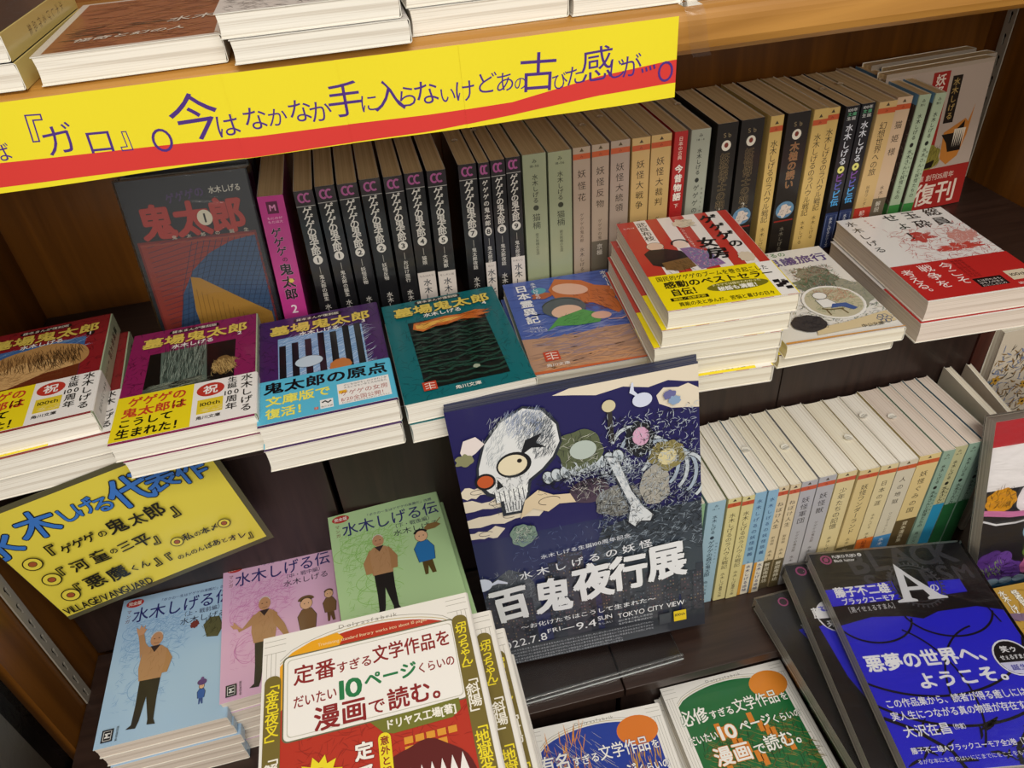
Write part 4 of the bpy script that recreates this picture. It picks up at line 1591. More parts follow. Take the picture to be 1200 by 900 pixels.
def dark_cover(c):
    c.rect(0, 0, c.w, c.h, '24262a')
    c.hatch(0, 0, c.w, c.h, 120, 1, 9, '54585c', 30, 60, 8)


top = [  # x, y, w, t, z-levels from the shelf, yaw, label
    ('t0', -0.292, 0.492, 112, 14.5, 2, -1, 'book with rounded yellow spine, %s of two at the left of the upper shelf', 'd9c77c', dark_cover, yspine),
    ('t1', -0.171, 0.491, 104, 15.8, 1, 1.0, 'thick book with a brown painterly cover lying on the upper shelf', 'e3ddd2', brown_cover, None),
    ('t2', -0.067, 0.484, 104, 13.6, 2, -0.5, 'book with grey ink-drawn cover, %s of its pair on the upper shelf', 'dcd8d4', grey_cover, None),
    ('t3', 0.041, 0.497, 100, 15.4, 2, 0.6, 'white paperback, %s of the stack above the middle of the banner', 'd8d4ce', grey_cover, None),
    ('t4', 0.1425, 0.496, 74, 13.0, 2, 0.5, 'white paperback, %s of the stack above the right part of the banner', 'dcd6cc', grey_cover, None),
    ('t5', 0.2195, 0.497, 104, 12.0, 2, 2.0, 'pale paperback, %s of the stack above the tape strip', 'ddd8cf', grey_cover, None),
]
for nm, x, y, w, t, k, yaw, lb, sc, fr, sp in top:
    pr_ = None
    for i in range(k):
        z = ZT + 0.0003 + (k - 1 - i) * (t + .5) / 1000
        dx = 0 if i == 0 else (0.004 if nm == 't2' else 0.0015)
        L_ = lb % ('the upper' if i == 0 else 'the lower') if '%s' in lb else lb
        mm = lie(x + dx, y - 0.001 * i, z, yaw)
        if i == 0:
            pr_ = make_book(mm, w, 148, t, L_, 'books on the upper shelf', sc, sc, 'white', fr, sp, gloss=True, seed=200 + int(nm[1]))
        else:
            copy_book(pr_, mm, L_)


# ================================================================== yellow shop card hanging below the left stacks
PM = Matrix(((0.98259682, -0.16151063, 0.09174862, -0.330), (0.09054289, -0.0148256, -0.9957822, 0.4775), (0.16218964, 0.98675961, 0.00005606, -0.5400), (0, 0, 0, 1)))
pop = empty('shop_card', PM, 'laminated yellow handwritten card with blue outlined heading, hanging below the left stacks', 'card')
box('lamination', (-0.0005, 0.1873, -0.005, 0.1339, -0.0008, -0.0001), mat_plain('laminate_grey', '55513a', 0.25), pop)
c = Canvas(182.3, 128.9, 0.02)
c.rect(0, 0, c.w, c.h, 'e0cf48')
kw = dict(outline='10131c', ow=.055)
for ch, x, y, z, rt in (('水', 4, 99, 34, 0), ('木', 40, 106, 32, -4), ('し', 64, 105, 18, 8), ('げ', 78, 106, 18, 4), ('る', 91, 102, 18, 0), ('代', 115, 105, 34, 4), ('表', 140, 105, 26, 0), ('作', 164, 102, 25, 3)):
    c.ch(ch, x, y, z, '10131c', 0.085, rt)
    c.L += 1
    c.ch(ch, x, y, z, '3a74c4', 0.035, rt)
    c.L += 1
B = '17140c'
for y, t_, n in ((74, '『ゲゲゲの鬼太郎』', 0), (51, '『河童の三平』', 1), (27, '『悪魔くん』', 2)):
    c.ell(15 + n * 1.6, y - 2.5, 7.6, 7.6, B)
    c.ell(15 + n * 1.6, y - 2.5, 6.6, 6.6, 'e0cf48')
    c.ell(15 + n * 1.6, y - 2.5, 3.4, 3.2, B)
    c.ell(15 + n * 1.6, y - 2.5, 2.8, 2.6, 'a0522c')
for ch, x, y, z in (('『', 30, 76, 18), ('ゲ', 45, 74, 11), ('ゲ', 55, 75, 11), ('ゲ', 65, 76, 11), ('の', 75, 75, 8), ('鬼', 88, 77, 17), ('太', 105, 76, 14), ('郎', 120, 77, 17), ('』', 137, 71, 18),
                    ('『', 24, 51, 15), ('河', 42, 52, 14), ('童', 60, 53, 15), ('の', 72, 53, 7), ('三', 82, 53, 12), ('平', 96, 52, 15), ('』', 109, 48, 15),
                    ('『', 24, 28, 14), ('悪', 42, 29, 17), ('魔', 61, 28, 17), ('く', 75, 26, 8), ('ん', 84, 26, 9), ('』', 97, 25, 15), ('『', 101, 21, 14),
                    ('の', 112, 18, 6), ('ん', 118, 18, 6), ('の', 124, 18, 6), ('ん', 130, 18, 6), ('ば', 137, 18, 7), ('あ', 144, 18, 8), ('と', 151, 17, 6), ('オ', 158, 16, 8), ('レ', 166, 15, 8), ('』', 175, 12, 12),
                    ('私', 128, 37, 9), ('の', 136, 36, 6), ('本', 143, 36, 8), ('〆', 151, 36, 8)):
    c.ch(ch, x, y, z, B, 0.035, random.Random(int(x * 7 + y)).uniform(-6, 6))
c.L += 1
for x in (118, 160):
    c.ell(x, 36, 5.4, 5.4, B)
    c.ell(x, 36, 4.6, 4.6, 'e0cf48')
    c.ell(x, 36, 2.6, 2.6, B)
    c.ell(x, 36, 2.1, 2.1, 'a0522c')
c.text('VILLAGE/VANGUARD', 3, 80, 9.0, 12, '1c1812', 0.03, 6.2, jit=.5)
c.build('printed_card', pop, lambda u, v, z: (u / 1000, v / 1000, z / 1000), M_GLOSS)


# ================================================================== the three biography stacks
def person(c, x, y, s, arm='down', ru=0):
    """printed photo of a standing old man: tan sweater, dark trousers"""
    def q(pts):
        return [(x + a * s, y + b * s) for a, b in pts]
    c.poly(q([(-9, 44), (-9, 20), (-10, 2), (-14, -1), (-6, -2), (-4, 4), (-1, 26), (3, 4), (3, -1), (10, -2), (8, 3), (8, 24), (9, 44)]), '26211f')
    c.poly(q([(-11, 72), (-12, 56), (-10, 43), (9, 42), (11, 56), (12, 70), (6, 76), (-5, 77)]), 'b58a62')
    c.hatch(x - 9 * s, y + 44 * s, x + 8 * s, y + 72 * s, 16, .4, 8 * s, '9a7048', 70, 30, ru + 2)
    if arm == 'up':
        c.poly(q([(-11, 72), (-12, 66), (-15, 84), (-17, 92), (-12, 93), (-9, 82), (-5, 76)]), 'b58a62')
        c.poly(q([(-17, 92), (-19, 97), (-20, 102), (-17, 99), (-16, 104), (-14, 100), (-12, 103), (-12, 98), (-10, 98), (-12, 93)]), 'c99874')
        c.poly(q([(11, 72), (17, 60), (14, 46), (9, 46), (11, 58)]), 'b08458')
    elif arm == 'wide':
        c.poly(q([(-9, 75), (-20, 62), (-25, 65), (-23, 59), (-8, 64)]), 'b58a62')
        c.poly(q([(-20, 62), (-28, 64), (-31, 69), (-28, 68), (-28, 72), (-25, 68), (-23, 65)]), 'c99874')
        c.poly(q([(8, 75), (18, 56), (22, 42), (18, 41), (8, 60)]), 'b08458')
    else:
        c.poly(q([(-9, 75), (-17, 60), (-16, 46), (-9, 46), (-10, 60)]), 'b08458')
        c.poly(q([(9, 75), (16, 60), (14, 46), (8, 46), (9, 60)]), 'a87c52')
    c.ell(x + .5 * s, y + 84 * s, 5.6 * s, 7.4 * s, 'c0906c')
    c.poly(q([(-4, 77), (0, 70), (5, 77)]), '3a2c2c')
    c.ell(x - 1.6 * s, y + 84.6 * s, .8 * s, .5 * s, '3a2620', 8)
    c.ell(x + 2.6 * s, y + 84.6 * s, .8 * s, .5 * s, '3a2620', 8)
    c.line(q([(-1.6, 80), (.8, 79.2), (3, 80)]), .4 * s, '5a3024')
    c.ring(x + .5 * s, y + 85 * s, 5.4 * s, 7 * s, .8 * s, 'd8d0c8', 12, True, 20, 160)


def plainfig(c, x, y, s, coat, legs, hair, skin='e2b48e'):
    """plain generic drawn figure"""
    c.poly([(x - 5 * s, y), (x - 5 * s, y + 18 * s), (x + 5 * s, y + 18 * s), (x + 6 * s, y), (x + 2 * s, y), (x, y + 10 * s), (x - 2 * s, y)], legs)
    c.poly([(x - 8 * s, y + 16 * s), (x - 10 * s, y + 34 * s), (x - 5 * s, y + 42 * s), (x + 5 * s, y + 42 * s), (x + 10 * s, y + 32 * s), (x + 8 * s, y + 16 * s)], coat)
    c.line([(x - 8 * s, y + 16 * s), (x - 10 * s, y + 34 * s), (x - 5 * s, y + 42 * s), (x + 5 * s, y + 42 * s), (x + 10 * s, y + 32 * s), (x + 8 * s, y + 16 * s)], .4, '1c1c20')
    c.ell(x, y + 49 * s, 6.5 * s, 7.5 * s, skin)
    c.ring(x, y + 49 * s, 6.5 * s, 7.5 * s, .4, '1c1c20')
    c.ring(x, y + 52 * s, 6 * s, 5 * s, 2.6 * s, hair, 14, True, 10, 170)
    c.ell(x - 2 * s, y + 49 * s, .6 * s, .7 * s, '1c1c20', 8)
    c.ell(x + 2.4 * s, y + 49 * s, .6 * s, .7 * s, '1c1c20', 8)


def bio_cover(bg, dk, part, arm, figs, px, py, ps):
    def f(c):
        c.rect(0, 0, c.w, c.h, bg)
        r = random.Random(hash(part) % 7)
        for k in range(9):
            c.ring(20 + r.uniform(-4, 30), r.uniform(40, 110), r.uniform(6, 22), r.uniform(5, 16), .5, dk, 26, False, r.uniform(0, 90), r.uniform(200, 360))
        c.L += 1
        c.hatch(6, 78, 62, 120, 260 if part != '上' else 60, .6, 9, dk, 20, 60, 5)
        c.hatch(6, 30, 50, 80, 70, .5, 9, dk, 20, 60, 6)
        c.text('「ボクの一生はゲゲゲの楽園だ」改題', 34, 98, 138, 3.6, '3a3a6a', 0.0)
        c.ell(11.5, 141.5, 8, 4.6, 'b8302c')
        c.text('完全版', 5.5, 17.5, 141.5, 4.6, 'f4ece4', 0.04)
        c.vtext('マンガ', 7.5, 135, 119, 4.6, '7a2a34', 0.0)
        c.text('水木しげる伝', 11, 102, 126.5, 17.5, '2a2a6c', 0.015)
        c.text('（%s）' % part, 56, 95, 115, 6, '3c3c58', 0.0)
        c.text('水木しげる', 56, 99, 107, 8, '2a2a40', 0.0)
        figs(c)
        person(c, px, py, ps, arm)
        c.rect(5, 4, 14, 15, '1a1c24')
        c.line([(6.5, 5.5), (6.5, 13.5), (12.5, 13.5), (12.5, 5.5), (6.5, 5.5)], .5, 'e4e4e4')
        c.ch('M', 9.5, 9.5, 6, 'e4e4e4', 0.05, 90)
        c.L += 1
        c.vtext('講談社漫画文庫', 17, 16, 3, 2.0, '1a1c24', 0.01)
    return f


def figs_blue(c):
    plainfig(c, 82, 18, 0.34, '2c5ca8', '2c4c8c', '5a3c78')
    c.ell(82, 38.5, 4, 3, '5a3c78')
    c.ell(82, 42, 1.4, 1.4, '6a4c88')
    c.blob(70, 101, 4, 4, '7a3a34', 3)
    c.poly([(82, 84), (78, 98), (84, 105), (92, 104), (96, 92), (92, 82)], '5c5a3c')
    c.hatch(78, 84, 96, 104, 24, .5, 6, '2c2a1c', 60, 50, 5)


def figs_pink(c):
    plainfig(c, 76, 36, 0.86, '7c5c3c', '6a4c34', '4c3c2c')
    c.ring(76, 82, 6.4, 4, 2.4, '6c5232', 12, True, 0, 180)
    plainfig(c, 97, 52, 0.62, '7a5a38', '6a4c30', '5a4228')


def figs_green(c):
    plainfig(c, 80, 52, 0.9, '2c74b4', '5a4824', '16161a')
    c.poly([(84, 112 - 8), (88, 108), (96, 108), (100, 104), (94, 101), (86, 101)], '8a6a3c')
    c.line([(96, 107), (101, 112)], .9, '8a6a3c')


BIO = [('pale blue', 'a8c8e4', '7ea6d0', '上・戦前編', 'up', figs_blue, 37, 12, 0.98, (-0.302, 0.368, -0.579), 0.6, 5, '18'),
       ('pink', 'e0b4d4', 'cc80b8', '中・戦中編', 'wide', figs_pink, 38, 8, 0.98, (-0.202, 0.378, -0.573), 3.0, 5, '18'),
       ('light green', 'b4d49c', '8cc060', '下・戦後編', 'down', figs_green, 41, 26, 0.92, (-0.089, 0.366, -0.524), 3.6, 8, '18')]
for cn, bg, dk, part, arm, fg, px, py, ps, (x, y, z), yaw, k, _ in BIO:
    H = z - ZS
    t = H / k * 1000 - 0.4
    pr_ = None
    for i in range(k):
        zz = ZS + 0.0004 + (k - 1 - i) * H / k
        rr = random.Random(i * 3 + len(cn))
        sh = 0 if i == 0 else rr.uniform(-.0015, .003)
        if cn == 'light green' and i > 0:
            sh = 0.004 + 0.0006 * i
        lab = '%s biography comic showing a man in tan sweater, %s from top of stack' % (cn, ORD[i]) if i else \
            '%s biography comic showing a man in tan sweater, top of its stack' % cn
        mm = lie(x + sh, y + (0 if i == 0 else rr.uniform(-.001, .001)), zz, yaw + (0 if i == 0 else rr.uniform(-.6, .6)))
        if i == 0:
            pr_ = make_book(mm, 105, 148, t, lab, '%s biography comics' % cn, bg, bg, 'pink' if cn != 'light green' else 'white', bio_cover(bg, dk, part, arm, fg, px, py, ps), gloss=True, seed=220 + k)
        else:
            copy_book(pr_, mm, lab, None, ('printed_front',))


# ================================================================== exhibition flyers in a clear stand
def flyer(c):
    W, Hh = c.w, c.h
    c.rect(0, 0, W, Hh, '221f58')
    c.rect(0, 0, W, 152, '262c56')
    # pale clouds
    CR = 'e6dac4'
    c.poly([(84, 280), (100, 284), (150, 283.5), (200.5, 283.5), (200.5, 268), (190, 270), (176, 274), (160, 271), (140, 276), (118, 273), (100, 277)], CR)
    c.poly([(166, 262), (172, 268), (184, 266), (192, 268), (200.5, 262), (200.5, 244), (190, 246), (178, 248), (168, 254)], CR)
    for x0, y0, x1, n in ((0, 206, 22, 1), (0, 192, 44, 2), (0, 176, 60, 3), (0, 162, 22, 4)):
        r = random.Random(n)
        p = [(x0, y0 - 6)] + [(x0 + (x1 - x0) * k / 6, y0 + r.uniform(0, 5)) for k in range(7)] + [(x1 + 8, y0)] + [(x1 - (x1 - x0) * k / 6, y0 - 5 - r.uniform(0, 4)) for k in range(7)]
        c.poly(p, CR)
        c.ring(x1 * .6, y0 - 2, 6, 2.2, .5, '3c3038', 14, True, 20, 300)
    # dark hill and city below
    c.poly([(0, 60), (0, 86), (10, 106), (26, 116), (40, 108), (46, 96), (50, 60)], '4e545c')
    c.hatch(0, 66, 46, 112, 120, .7, 7, '2c3038', 40, 70, 21)
    c.hatch(0, 66, 46, 112, 60, .6, 7, '8c9298', 40, 70, 22)
    c.poly([(104, 60), (100, 110), (112, 140), (150, 150), (200.5, 150), (200.5, 40)], '3c444e')
    c.hatch(108, 100, 200, 206, 260, 1.1, 9, '8a96a2', 20, 60, 23)
    c.hatch(108, 90, 200, 200, 200, .9, 9, '1c2028', 20, 60, 24)
    r = random.Random(9)
    for k in range(34):
        x = r.uniform(-4, 196)
        w = r.uniform(7, 16)
        top = r.uniform(60, 90) + 40 * math.exp(-((x - 70) / 38) ** 2)
        col = r.choice(('262a36', '2e333e', '343844', '1e222c', '3c3c46'))
        c.rect(x, 10, x + w, top, col)
        for yy in range(int(top - 3), 30, -4):
            for xx in range(int(w / 2.6)):
                if r.random() < .55:
                    c.rect(x + 1 + xx * 2.6, yy, x + 2.2 + xx * 2.6, yy + 1.6, r.choice(('5c6470', '4c5462', '7c6c5a', '6a4c54')), False)
        c.L += 1
    c.hatch(0, 0, W, 60, 260, 1.0, 8, '20242e', 0, 60, 26)
    c.rect(0, 0, W, 22, '262a34')
    # plain skeleton: ribs, spine, arm bone, skull
    BN, SH = 'c9d2d8', '2a2f38'
    for k in range(7):
        cx, cy = 142 + k * 7.5, 214 - k * 6
        c.ring(cx, cy, 17, 24, 4.4, SH, 18, True, -60, 150)
        c.ring(cx, cy, 17, 24, 3.0, 'a9b8c8' if k % 2 else BN, 18, True, -60, 150)
    for k in range(9):
        x, y = 72 + k * 7.4, 205 + k * 1.0
        c.ell(x, y, 5.2, 7.2, SH, 14, 10)
        c.ell(x, y, 4.4, 6.2, BN, 14, 10)
        c.ell(x + 1, y - 2, 1.6, 3, '7e8890', 10, 10)
    for x, y, rx, ry, col in ((100, 226, 20, 19, '5c6448'), (150, 225, 12, 17, '1f2228'), (172, 204, 15, 15, '8c8250'), (104, 184, 18, 12, '4c3c4c'), (128, 168, 20, 16, '7c7c78'), (160, 176, 13, 20, 'a8a49a'), (44, 152, 11, 12, '7c9484')):
        c.blob(x, y, rx, ry, col, int(x), 0.12, 26)
        c.hatch(x - rx * .8, y - ry * .7, x + rx * .8, y + ry * .7, 40, .6, rx * .5, '1c1e22', 60, 90, int(y))
        c.hatch(x - rx * .8, y - ry * .7, x + rx * .8, y + ry * .7, 22, .5, rx * .5, 'd8d8cc', 60, 90, int(y) + 1)
    c.ell(103, 226, 11, 9, 'b8c4bc')
    c.ell(151, 228, 7, 9, 'd8a8c4')
    c.ell(172, 203, 8, 8, 'd8cc9c')
    c.line([(127, 262), (127, 228)], 8, '33302e', taper=True)
    c.ell(127, 262, 5.5, 5.5, 'd4c9a4')
    # arm bone
    c.poly([(119, 216), (131, 212), (141, 176), (150, 158), (160, 146), (156, 138), (146, 140), (140, 134), (133, 142), (136, 160), (128, 186)], SH)
    c.poly([(121, 214.5), (130, 211), (139.5, 176), (148, 158), (157, 146), (154, 140), (146, 142), (140.5, 137), (135, 143), (138, 160), (130, 186)], 'd9dde0')
    c.hatch(130, 140, 150, 206, 40, .5, 7, '7c868e', -70, 20, 31)
    # skull
    c.poly([(14, 212), (16, 228), (24, 250), (40, 268), (60, 277), (76, 272), (86, 256), (87, 238), (80, 224), (70, 214), (58, 206), (54, 190), (46, 176), (30, 176), (30, 194), (20, 200)], SH)
    c.poly([(16, 213), (18, 228), (26, 249), (41, 266), (60, 275), (74, 270), (84, 255), (85, 239), (78, 226), (68, 216), (56, 208), (52, 192), (45, 178.5), (33, 179), (33, 196), (23, 202)], 'e2e4e4')
    for (a0, b0, a1, b1, n_, cl, sd) in ((30, 250, 76, 268, 150, 'b4bac0', 33), (50, 236, 80, 268, 220, '6a727c', 34), (62, 226, 80, 262, 160, '3c444e', 35), (24, 222, 40, 252, 60, 'b0b6ba', 37), (44, 250, 72, 272, 120, '8c98b4', 38)):
        c.hatch(a0, b0, a1, b1, n_, .55, 7, cl, 55, 25, sd, .2)
    c.poly([(52, 232), (58, 246), (72, 250), (66, 242), (74, 236), (62, 238)], '16181e')
    c.ell(46, 225, 14.5, 12, '14161a', rot=10)
    c.ell(45, 225, 12, 9.6, 'e8dcbc', rot=10)
    c.ell(51, 228, 2, 2, '1a1410')
    c.ell(21, 214, 8.5, 8, '14161a')
    c.ell(21, 214, 6.6, 6, 'c45a2c')
    c.poly([(31, 214), (35, 206), (29, 204)], '14161a')
    for k in range(7):
        c.rect(27 + k * 3.9, 191 + k * .8, 30.2 + k * 3.9, 200 + k * .8, 'eef0ee', False)
        c.line([(26.6 + k * 3.9, 190), (26.6 + k * 3.9, 202)], .6, SH, False)
        c.line([(33 + k * 2.2, 180), (32 + k * 2.6, 189)], .6, SH, False)
    c.L += 1
    c.hatch(24, 178, 56, 214, 90, .5, 6, '4a525a', 80, 60, 36)
    c.poly([(6, 246), (10, 256), (20, 258), (26, 250), (18, 243), (8, 238)], 'e8dcd8')
    c.blob(8, 238, 7, 6, '8a8a64', 4, 0.2)
    c.poly([(50, 188), (62, 196), (74, 188), (88, 186), (92, 176), (78, 178), (68, 172), (56, 178), (44, 170)], 'e0ccaa')
    c.ring(70, 183, 9, 4, .6, '3a3028', 16, True, 0, 250)
    # will-o-wisps and a small seated figure left plain
    for x, y, s_ in ((152, 262, 1), (-1, 106, 1.1)):
        c.ell(x + 2, y, 8 * s_, 6.5 * s_, 'd6dcf0')
        c.line([(x, y + 3), (x - 6 * s_, y + 9 * s_), (x - 5 * s_, y + 17 * s_)] if x > 20 else [(x + 8, y - 2), (x + 16, y + 1), (x + 24, y - 3)], 4 * s_, 'd6dcf0', taper=True)
    c.blob(176, 262, 5, 4, '6a6a9c', 7)
    c.blob(180, 256, 5, 4, '8aa4c4', 8)
    # dense pen shading over the whole bone heap
    for (a0, b0, a1, b1, n_, cl, sd) in ((84, 196, 140, 212, 160, 'd0dae2', 51), (60, 190, 120, 206, 120, '14161e', 52), (120, 196, 196, 250, 160, 'c2ccd6', 53), (110, 150, 196, 200, 220, 'aab4be', 54),
                                         (108, 120, 198, 170, 200, '0e1016', 55), (30, 100, 120, 150, 70, '5c6c90', 56), (120, 196, 196, 250, 120, '12141c', 57)):
        c.hatch(a0, b0, a1, b1, n_, .7, 7, cl, 30, 80, sd, .6)
    # lettering
    c.text('水木しげる生誕100周年記念', 55, 136, 124.5, 5, 'd8dce4', 0.02, 129)
    c.text('水木しげるの妖怪', 32, 156, 107.5, 9.6, 'e6e8ec', 0.02, 116)
    for ch, x, y, z, rt in (('百', 22, 78, 42, 4), ('鬼', 61, 78, 42, -2), ('夜', 98, 85, 44, 2), ('行', 131, 87, 42, 0), ('展', 166, 91, 44, 2)):
        c.ch(ch, x, y, z, '20242c', 0.085, rt, .84)
        c.L += 1
        c.ch(ch, x, y, z, 'e8e9eb', 0.06, rt, .84)
        c.L += 1
    c.text('〜お化けたちはこうして生まれた〜', 27, 154, 47, 6.4, 'e4e6ea', 0.02, 49)
    c.text('2022.7.8', 2, 50, 28, 13, 'eeeff2', 0.012, 31, sx=.98)
    c.text('FRI', 50, 63, 36, 7.5, 'eeeff2', 0.01, 36.5)
    c.line([(64, 34.5), (76, 35)], .8, 'eeeff2')
    c.text('9.4', 77, 97, 34.5, 13, 'eeeff2', 0.012, 35)
    c.text('SUN', 98, 112, 38.5, 7.5, 'eeeff2', 0.01, 39)
    c.micro(98, 112, 31.5, 3, 'd0d4da', 5)
    c.text('TOKYO CITY VIEW', 117, 181, 36.5, 8.6, 'eeeff2', 0.012, 37)
    c.micro(117, 150, 30, 2.8, 'd0d4da', 6)
    c.micro(117, 150, 26, 2.8, 'd0d4da', 7)
    c.rect(170, 14, 182, 27, 'e8c81c')
    c.text('100th', 171, 181, 22, 4.6, '1c1a12', 0.03)
    c.rect(156, 14, 167, 27, '3c4048')
    for k, y in enumerate((20, 16, 12, 8, 4.5)):
        c.micro(4, 150 if k < 3 else 120, y, 2.5, 'b8bcc4', 10 + k)
        c.L += 1


FP = [0.03245826, 0.39508707, -0.6455, 0.22277137, 1.39793961, -0.29098284]
FM = Matrix.Translation(FP[:3]) @ Matrix.Rotation(FP[3], 4, 'Z') @ Matrix.Rotation(FP[4], 4, 'X') @ Matrix.Rotation(FP[5], 4, 'Y')
SHEET = None
for i in range(12):
    rr = random.Random(300 + i)
    off = Matrix.Translation((rr.uniform(0, .0012) * i * .35, rr.uniform(-.0006, .0006), -0.0013 * i))
    lab = 'dark blue exhibition flyer with large white title lettering, foremost in the clear stand' if i == 0 else 'exhibition flyer behind the foremost one in the clear stand'
    e = empty('flyer', FM @ off, lab, 'flyer', 'exhibition flyers in the stand')
    if i == 0:
        b = box('sheet', (0, 0.2005, 0, 0.2835, -0.0012, 0), M_PRINT, e)
        me = b.data
        ca = me.color_attributes.new('Col', 'FLOAT_COLOR', 'CORNER')
        for k in range(len(ca.data)):
            ca.data[k].color = rgb('3c4058')
        SHEET = me
        c = Canvas(200.5, 283.5, 0.006)
        flyer(c)
        c.build('printed_front', e, lambda u, v, z: (u / 1000, v / 1000, 0.00004 + z / 1000), M_GLOSS)
    else:
        link('sheet', SHEET, e)

ast = empty('acrylic_stand', Matrix.Translation((0.12, 0.38, ZS)), 'clear acrylic stand holding the flyers on the dark step', 'stand')
ry_ = Matrix.Translation((0.036, 0.353, ZS + 0.0005)) @ Matrix.Rotation(R(2), 4, 'Z')
for nm, d in (('base_plate', (0, 0.166, 0, 0.075, 0, 0.003)), ('front_lip', (0, 0.166, 0, 0.003, 0.003, 0.008))):
    o = box(nm, d, M_ACRYL, ast, 0.0006)
    o.matrix_parent_inverse = ast.matrix_world.inverted()
    o.matrix_basis = ry_
o = box('painted_edge_glint', (0, 0.166, -0.0006, 0.0, 0.0024, 0.0032), mat_plain('painted_edge_glint', 'c9cdcb', 0.3), ast)  # pale opaque strip, paints the bright highlight along the acrylic's front edge
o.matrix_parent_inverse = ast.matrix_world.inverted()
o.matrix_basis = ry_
o = box('back_plate', (0.01, 0.19, 0.0, 0.22, -0.0215, -0.0185), M_ACRYL, ast, 0.0006)
o.matrix_parent_inverse = ast.matrix_world.inverted()
o.matrix_basis = FM


# ================================================================== arched-frame comics in front
def arch(c, inner, sun, sunpos):
    W, Hh = c.w, c.h
    c.rect(0, 0, W, Hh, 'eeebe4')
    G = 'a8a49a'
    for x in (3, 6, 9, W - 9, W - 6, W - 3):
        c.line([(x, 0), (x, Hh - 14)], .35, G, False)
    for y in (Hh - 4, Hh - 8, Hh - 14):
        c.line([(1, y), (16, y)], .4, G, False)
        c.line([(W - 16, y), (W - 1, y)], .4, G, False)
    c.L += 1
    p = []
    for k in range(17):
        a = k / 16
        p.append((12 + (W - 24) * a, Hh - 26 + 17 * math.sin(PI * a) ** .6))
    P = [(12, 0)] + p + [(W - 12, 0)]
    c.line([(x, y + 4.5) for x, y in p], .5, G)
    c.line([(x, y + 2) for x, y in p], .6, 'c2ae78')
    c.text('Dolyasfabrik', 52, 96, Hh - 4.6, 4.6, '8c887e', 0.0)
    c.poly(P, inner)
    return p


def m_cover(c):
    W, Hh = c.w, c.h
    arch(c, 'b8301e', None, None)
    c.poly([(12, 150), (12, 184), (20, 193), (34, 199), (52, 201), (56, 196), (50, 186), (40, 178)], 'eda81e')
    c.hatch(14, 100, W - 14, 150, 120, 1, 12, '9c2416', 0, 90, 3)
    c.text('Translating standard literary works into about 10 pages.', 38, 116, 194.5, 3.6, 'f2dcb0', 0.0, 195)
    c.rrect(14, 128, 135, 190.5, 4, '6a6a50')
    c.rrect(15, 129, 134, 189.5, 3.5, 'f4f1ea')
    c.rrect(17, 131, 132, 187.5, 3, 'c9c6b8')
    c.rrect(17.6, 131.6, 131.4, 186.9, 3, 'f6f3ed')
    RD = '8c1f22'
    c.text('定番', 21, 50, 174, 15.5, RD, 0.03, 174)
    c.text('すぎる', 50, 75, 172.5, 9, RD, 0.03, 173)
    c.text('文学作品を', 75, 130, 176, 14, RD, 0.03, 176.5)
    c.text('だいたい', 21, 50, 154.5, 9.5, RD, 0.03, 155)
    c.text('10', 51, 67, 156, 19, '1e7a48', 0.05)
    c.text('ページ', 68, 104, 158, 12.5, '1e7a48', 0.05, 158.5)
    c.text('くらいの', 104, 130, 157.5, 8.5, RD, 0.03, 158)
    c.text('漫画', 34, 69, 139, 18, RD, 0.04, 139)
    c.text('で', 69, 81, 138, 12, RD, 0.03)
    c.text('読む。', 82, 126, 140, 16, RD, 0.04, 140.5)
    for x in (7.5, W - 8.5):
        c.rrect(x - 5.5, 0, x + 5.5, 178 + (14 if x > 50 else 0), 5, '74662c')
    c.vtext('「金色夜叉」', 7.5, 176, 126, 9.2, 'f0dc28', 0.03)
    c.vtext('「蟹工船」', 7.5, 125, 84, 9.2, 'f4f0e4', 0.03)
    c.vtext('「坊っちゃん」', W - 8.5, 190, 146, 8.4, 'f0dc28', 0.03)
    c.vtext('「斜陽」', W - 8.5, 146, 113, 9.2, 'f4f0e4', 0.03)
    c.vtext('「地獄変」', W - 8.5, 113, 72, 9.4, 'f0dc28', 0.03)
    c.vtext('「こころ」', W - 8.5, 72, 34, 9.4, 'f4f0e4', 0.03)
    c.poly([(70, 128), (128, 130), (128, 122), (122, 118), (84, 117), (78, 119)], '74762c')
    c.text('ドリヤス工場[著]', 79, 125, 123.4, 7, 'f6f2e6', 0.05, 124)
    for k in range(9):
        c.rect(90 + (k % 5) * 7, 108 - (k // 5) * 6, 95.5 + (k % 5) * 7, 112.5 - (k // 5) * 6, 'e09a30', False)
    c.L += 1
    # plain dark red shape with a white zigzag, no face
    c.blob(100, 74, 32, 34, '5e1416', 4, 0.05, 30)
    z = [(76, 40)]
    for k in range(8):
        z += [(76 + k * 6.4, 78 + k * .6), (79.5 + k * 6.4, 92 + k * .4)]
    z += [(128, 78), (128, 40)]
    c.poly(z, 'f2eeea')
    c.vtext('定番', 65, 118, 88, 12, 'f6f2ea', 0.06, outline='5e1416', ow=.04)
    c.rrect(74, 70, 82, 119, 4, 'f0dc28')
    c.vtext('意外と知らない', 78, 117, 72, 6, '8c1f22', 0.04)
    pts = []
    for k in range(24):
        a = 2 * PI * k / 24
        rr_ = 15 if k % 2 else 10
        pts.append((37 + rr_ * math.cos(a), 100 + rr_ * math.sin(a)))
    c.poly(pts, 'f0dc28')
    c.ell(37, 98, 7.5, 9, 'a02030')
    c.ell(37, 98, 6.8, 8.3, 'f6f2ea')
    c.ch('最', 37, 99, 8, '3a1416', 0.04)
    c.L += 1
    c.text('あの', 48, 66, 92, 13, 'f0dc28', 0.06, outline='5e1416', ow=.04)
    c.text('名作を', 14, 54, 82, 15, 'f0dc28', 0.06, outline='5e1416', ow=.04)


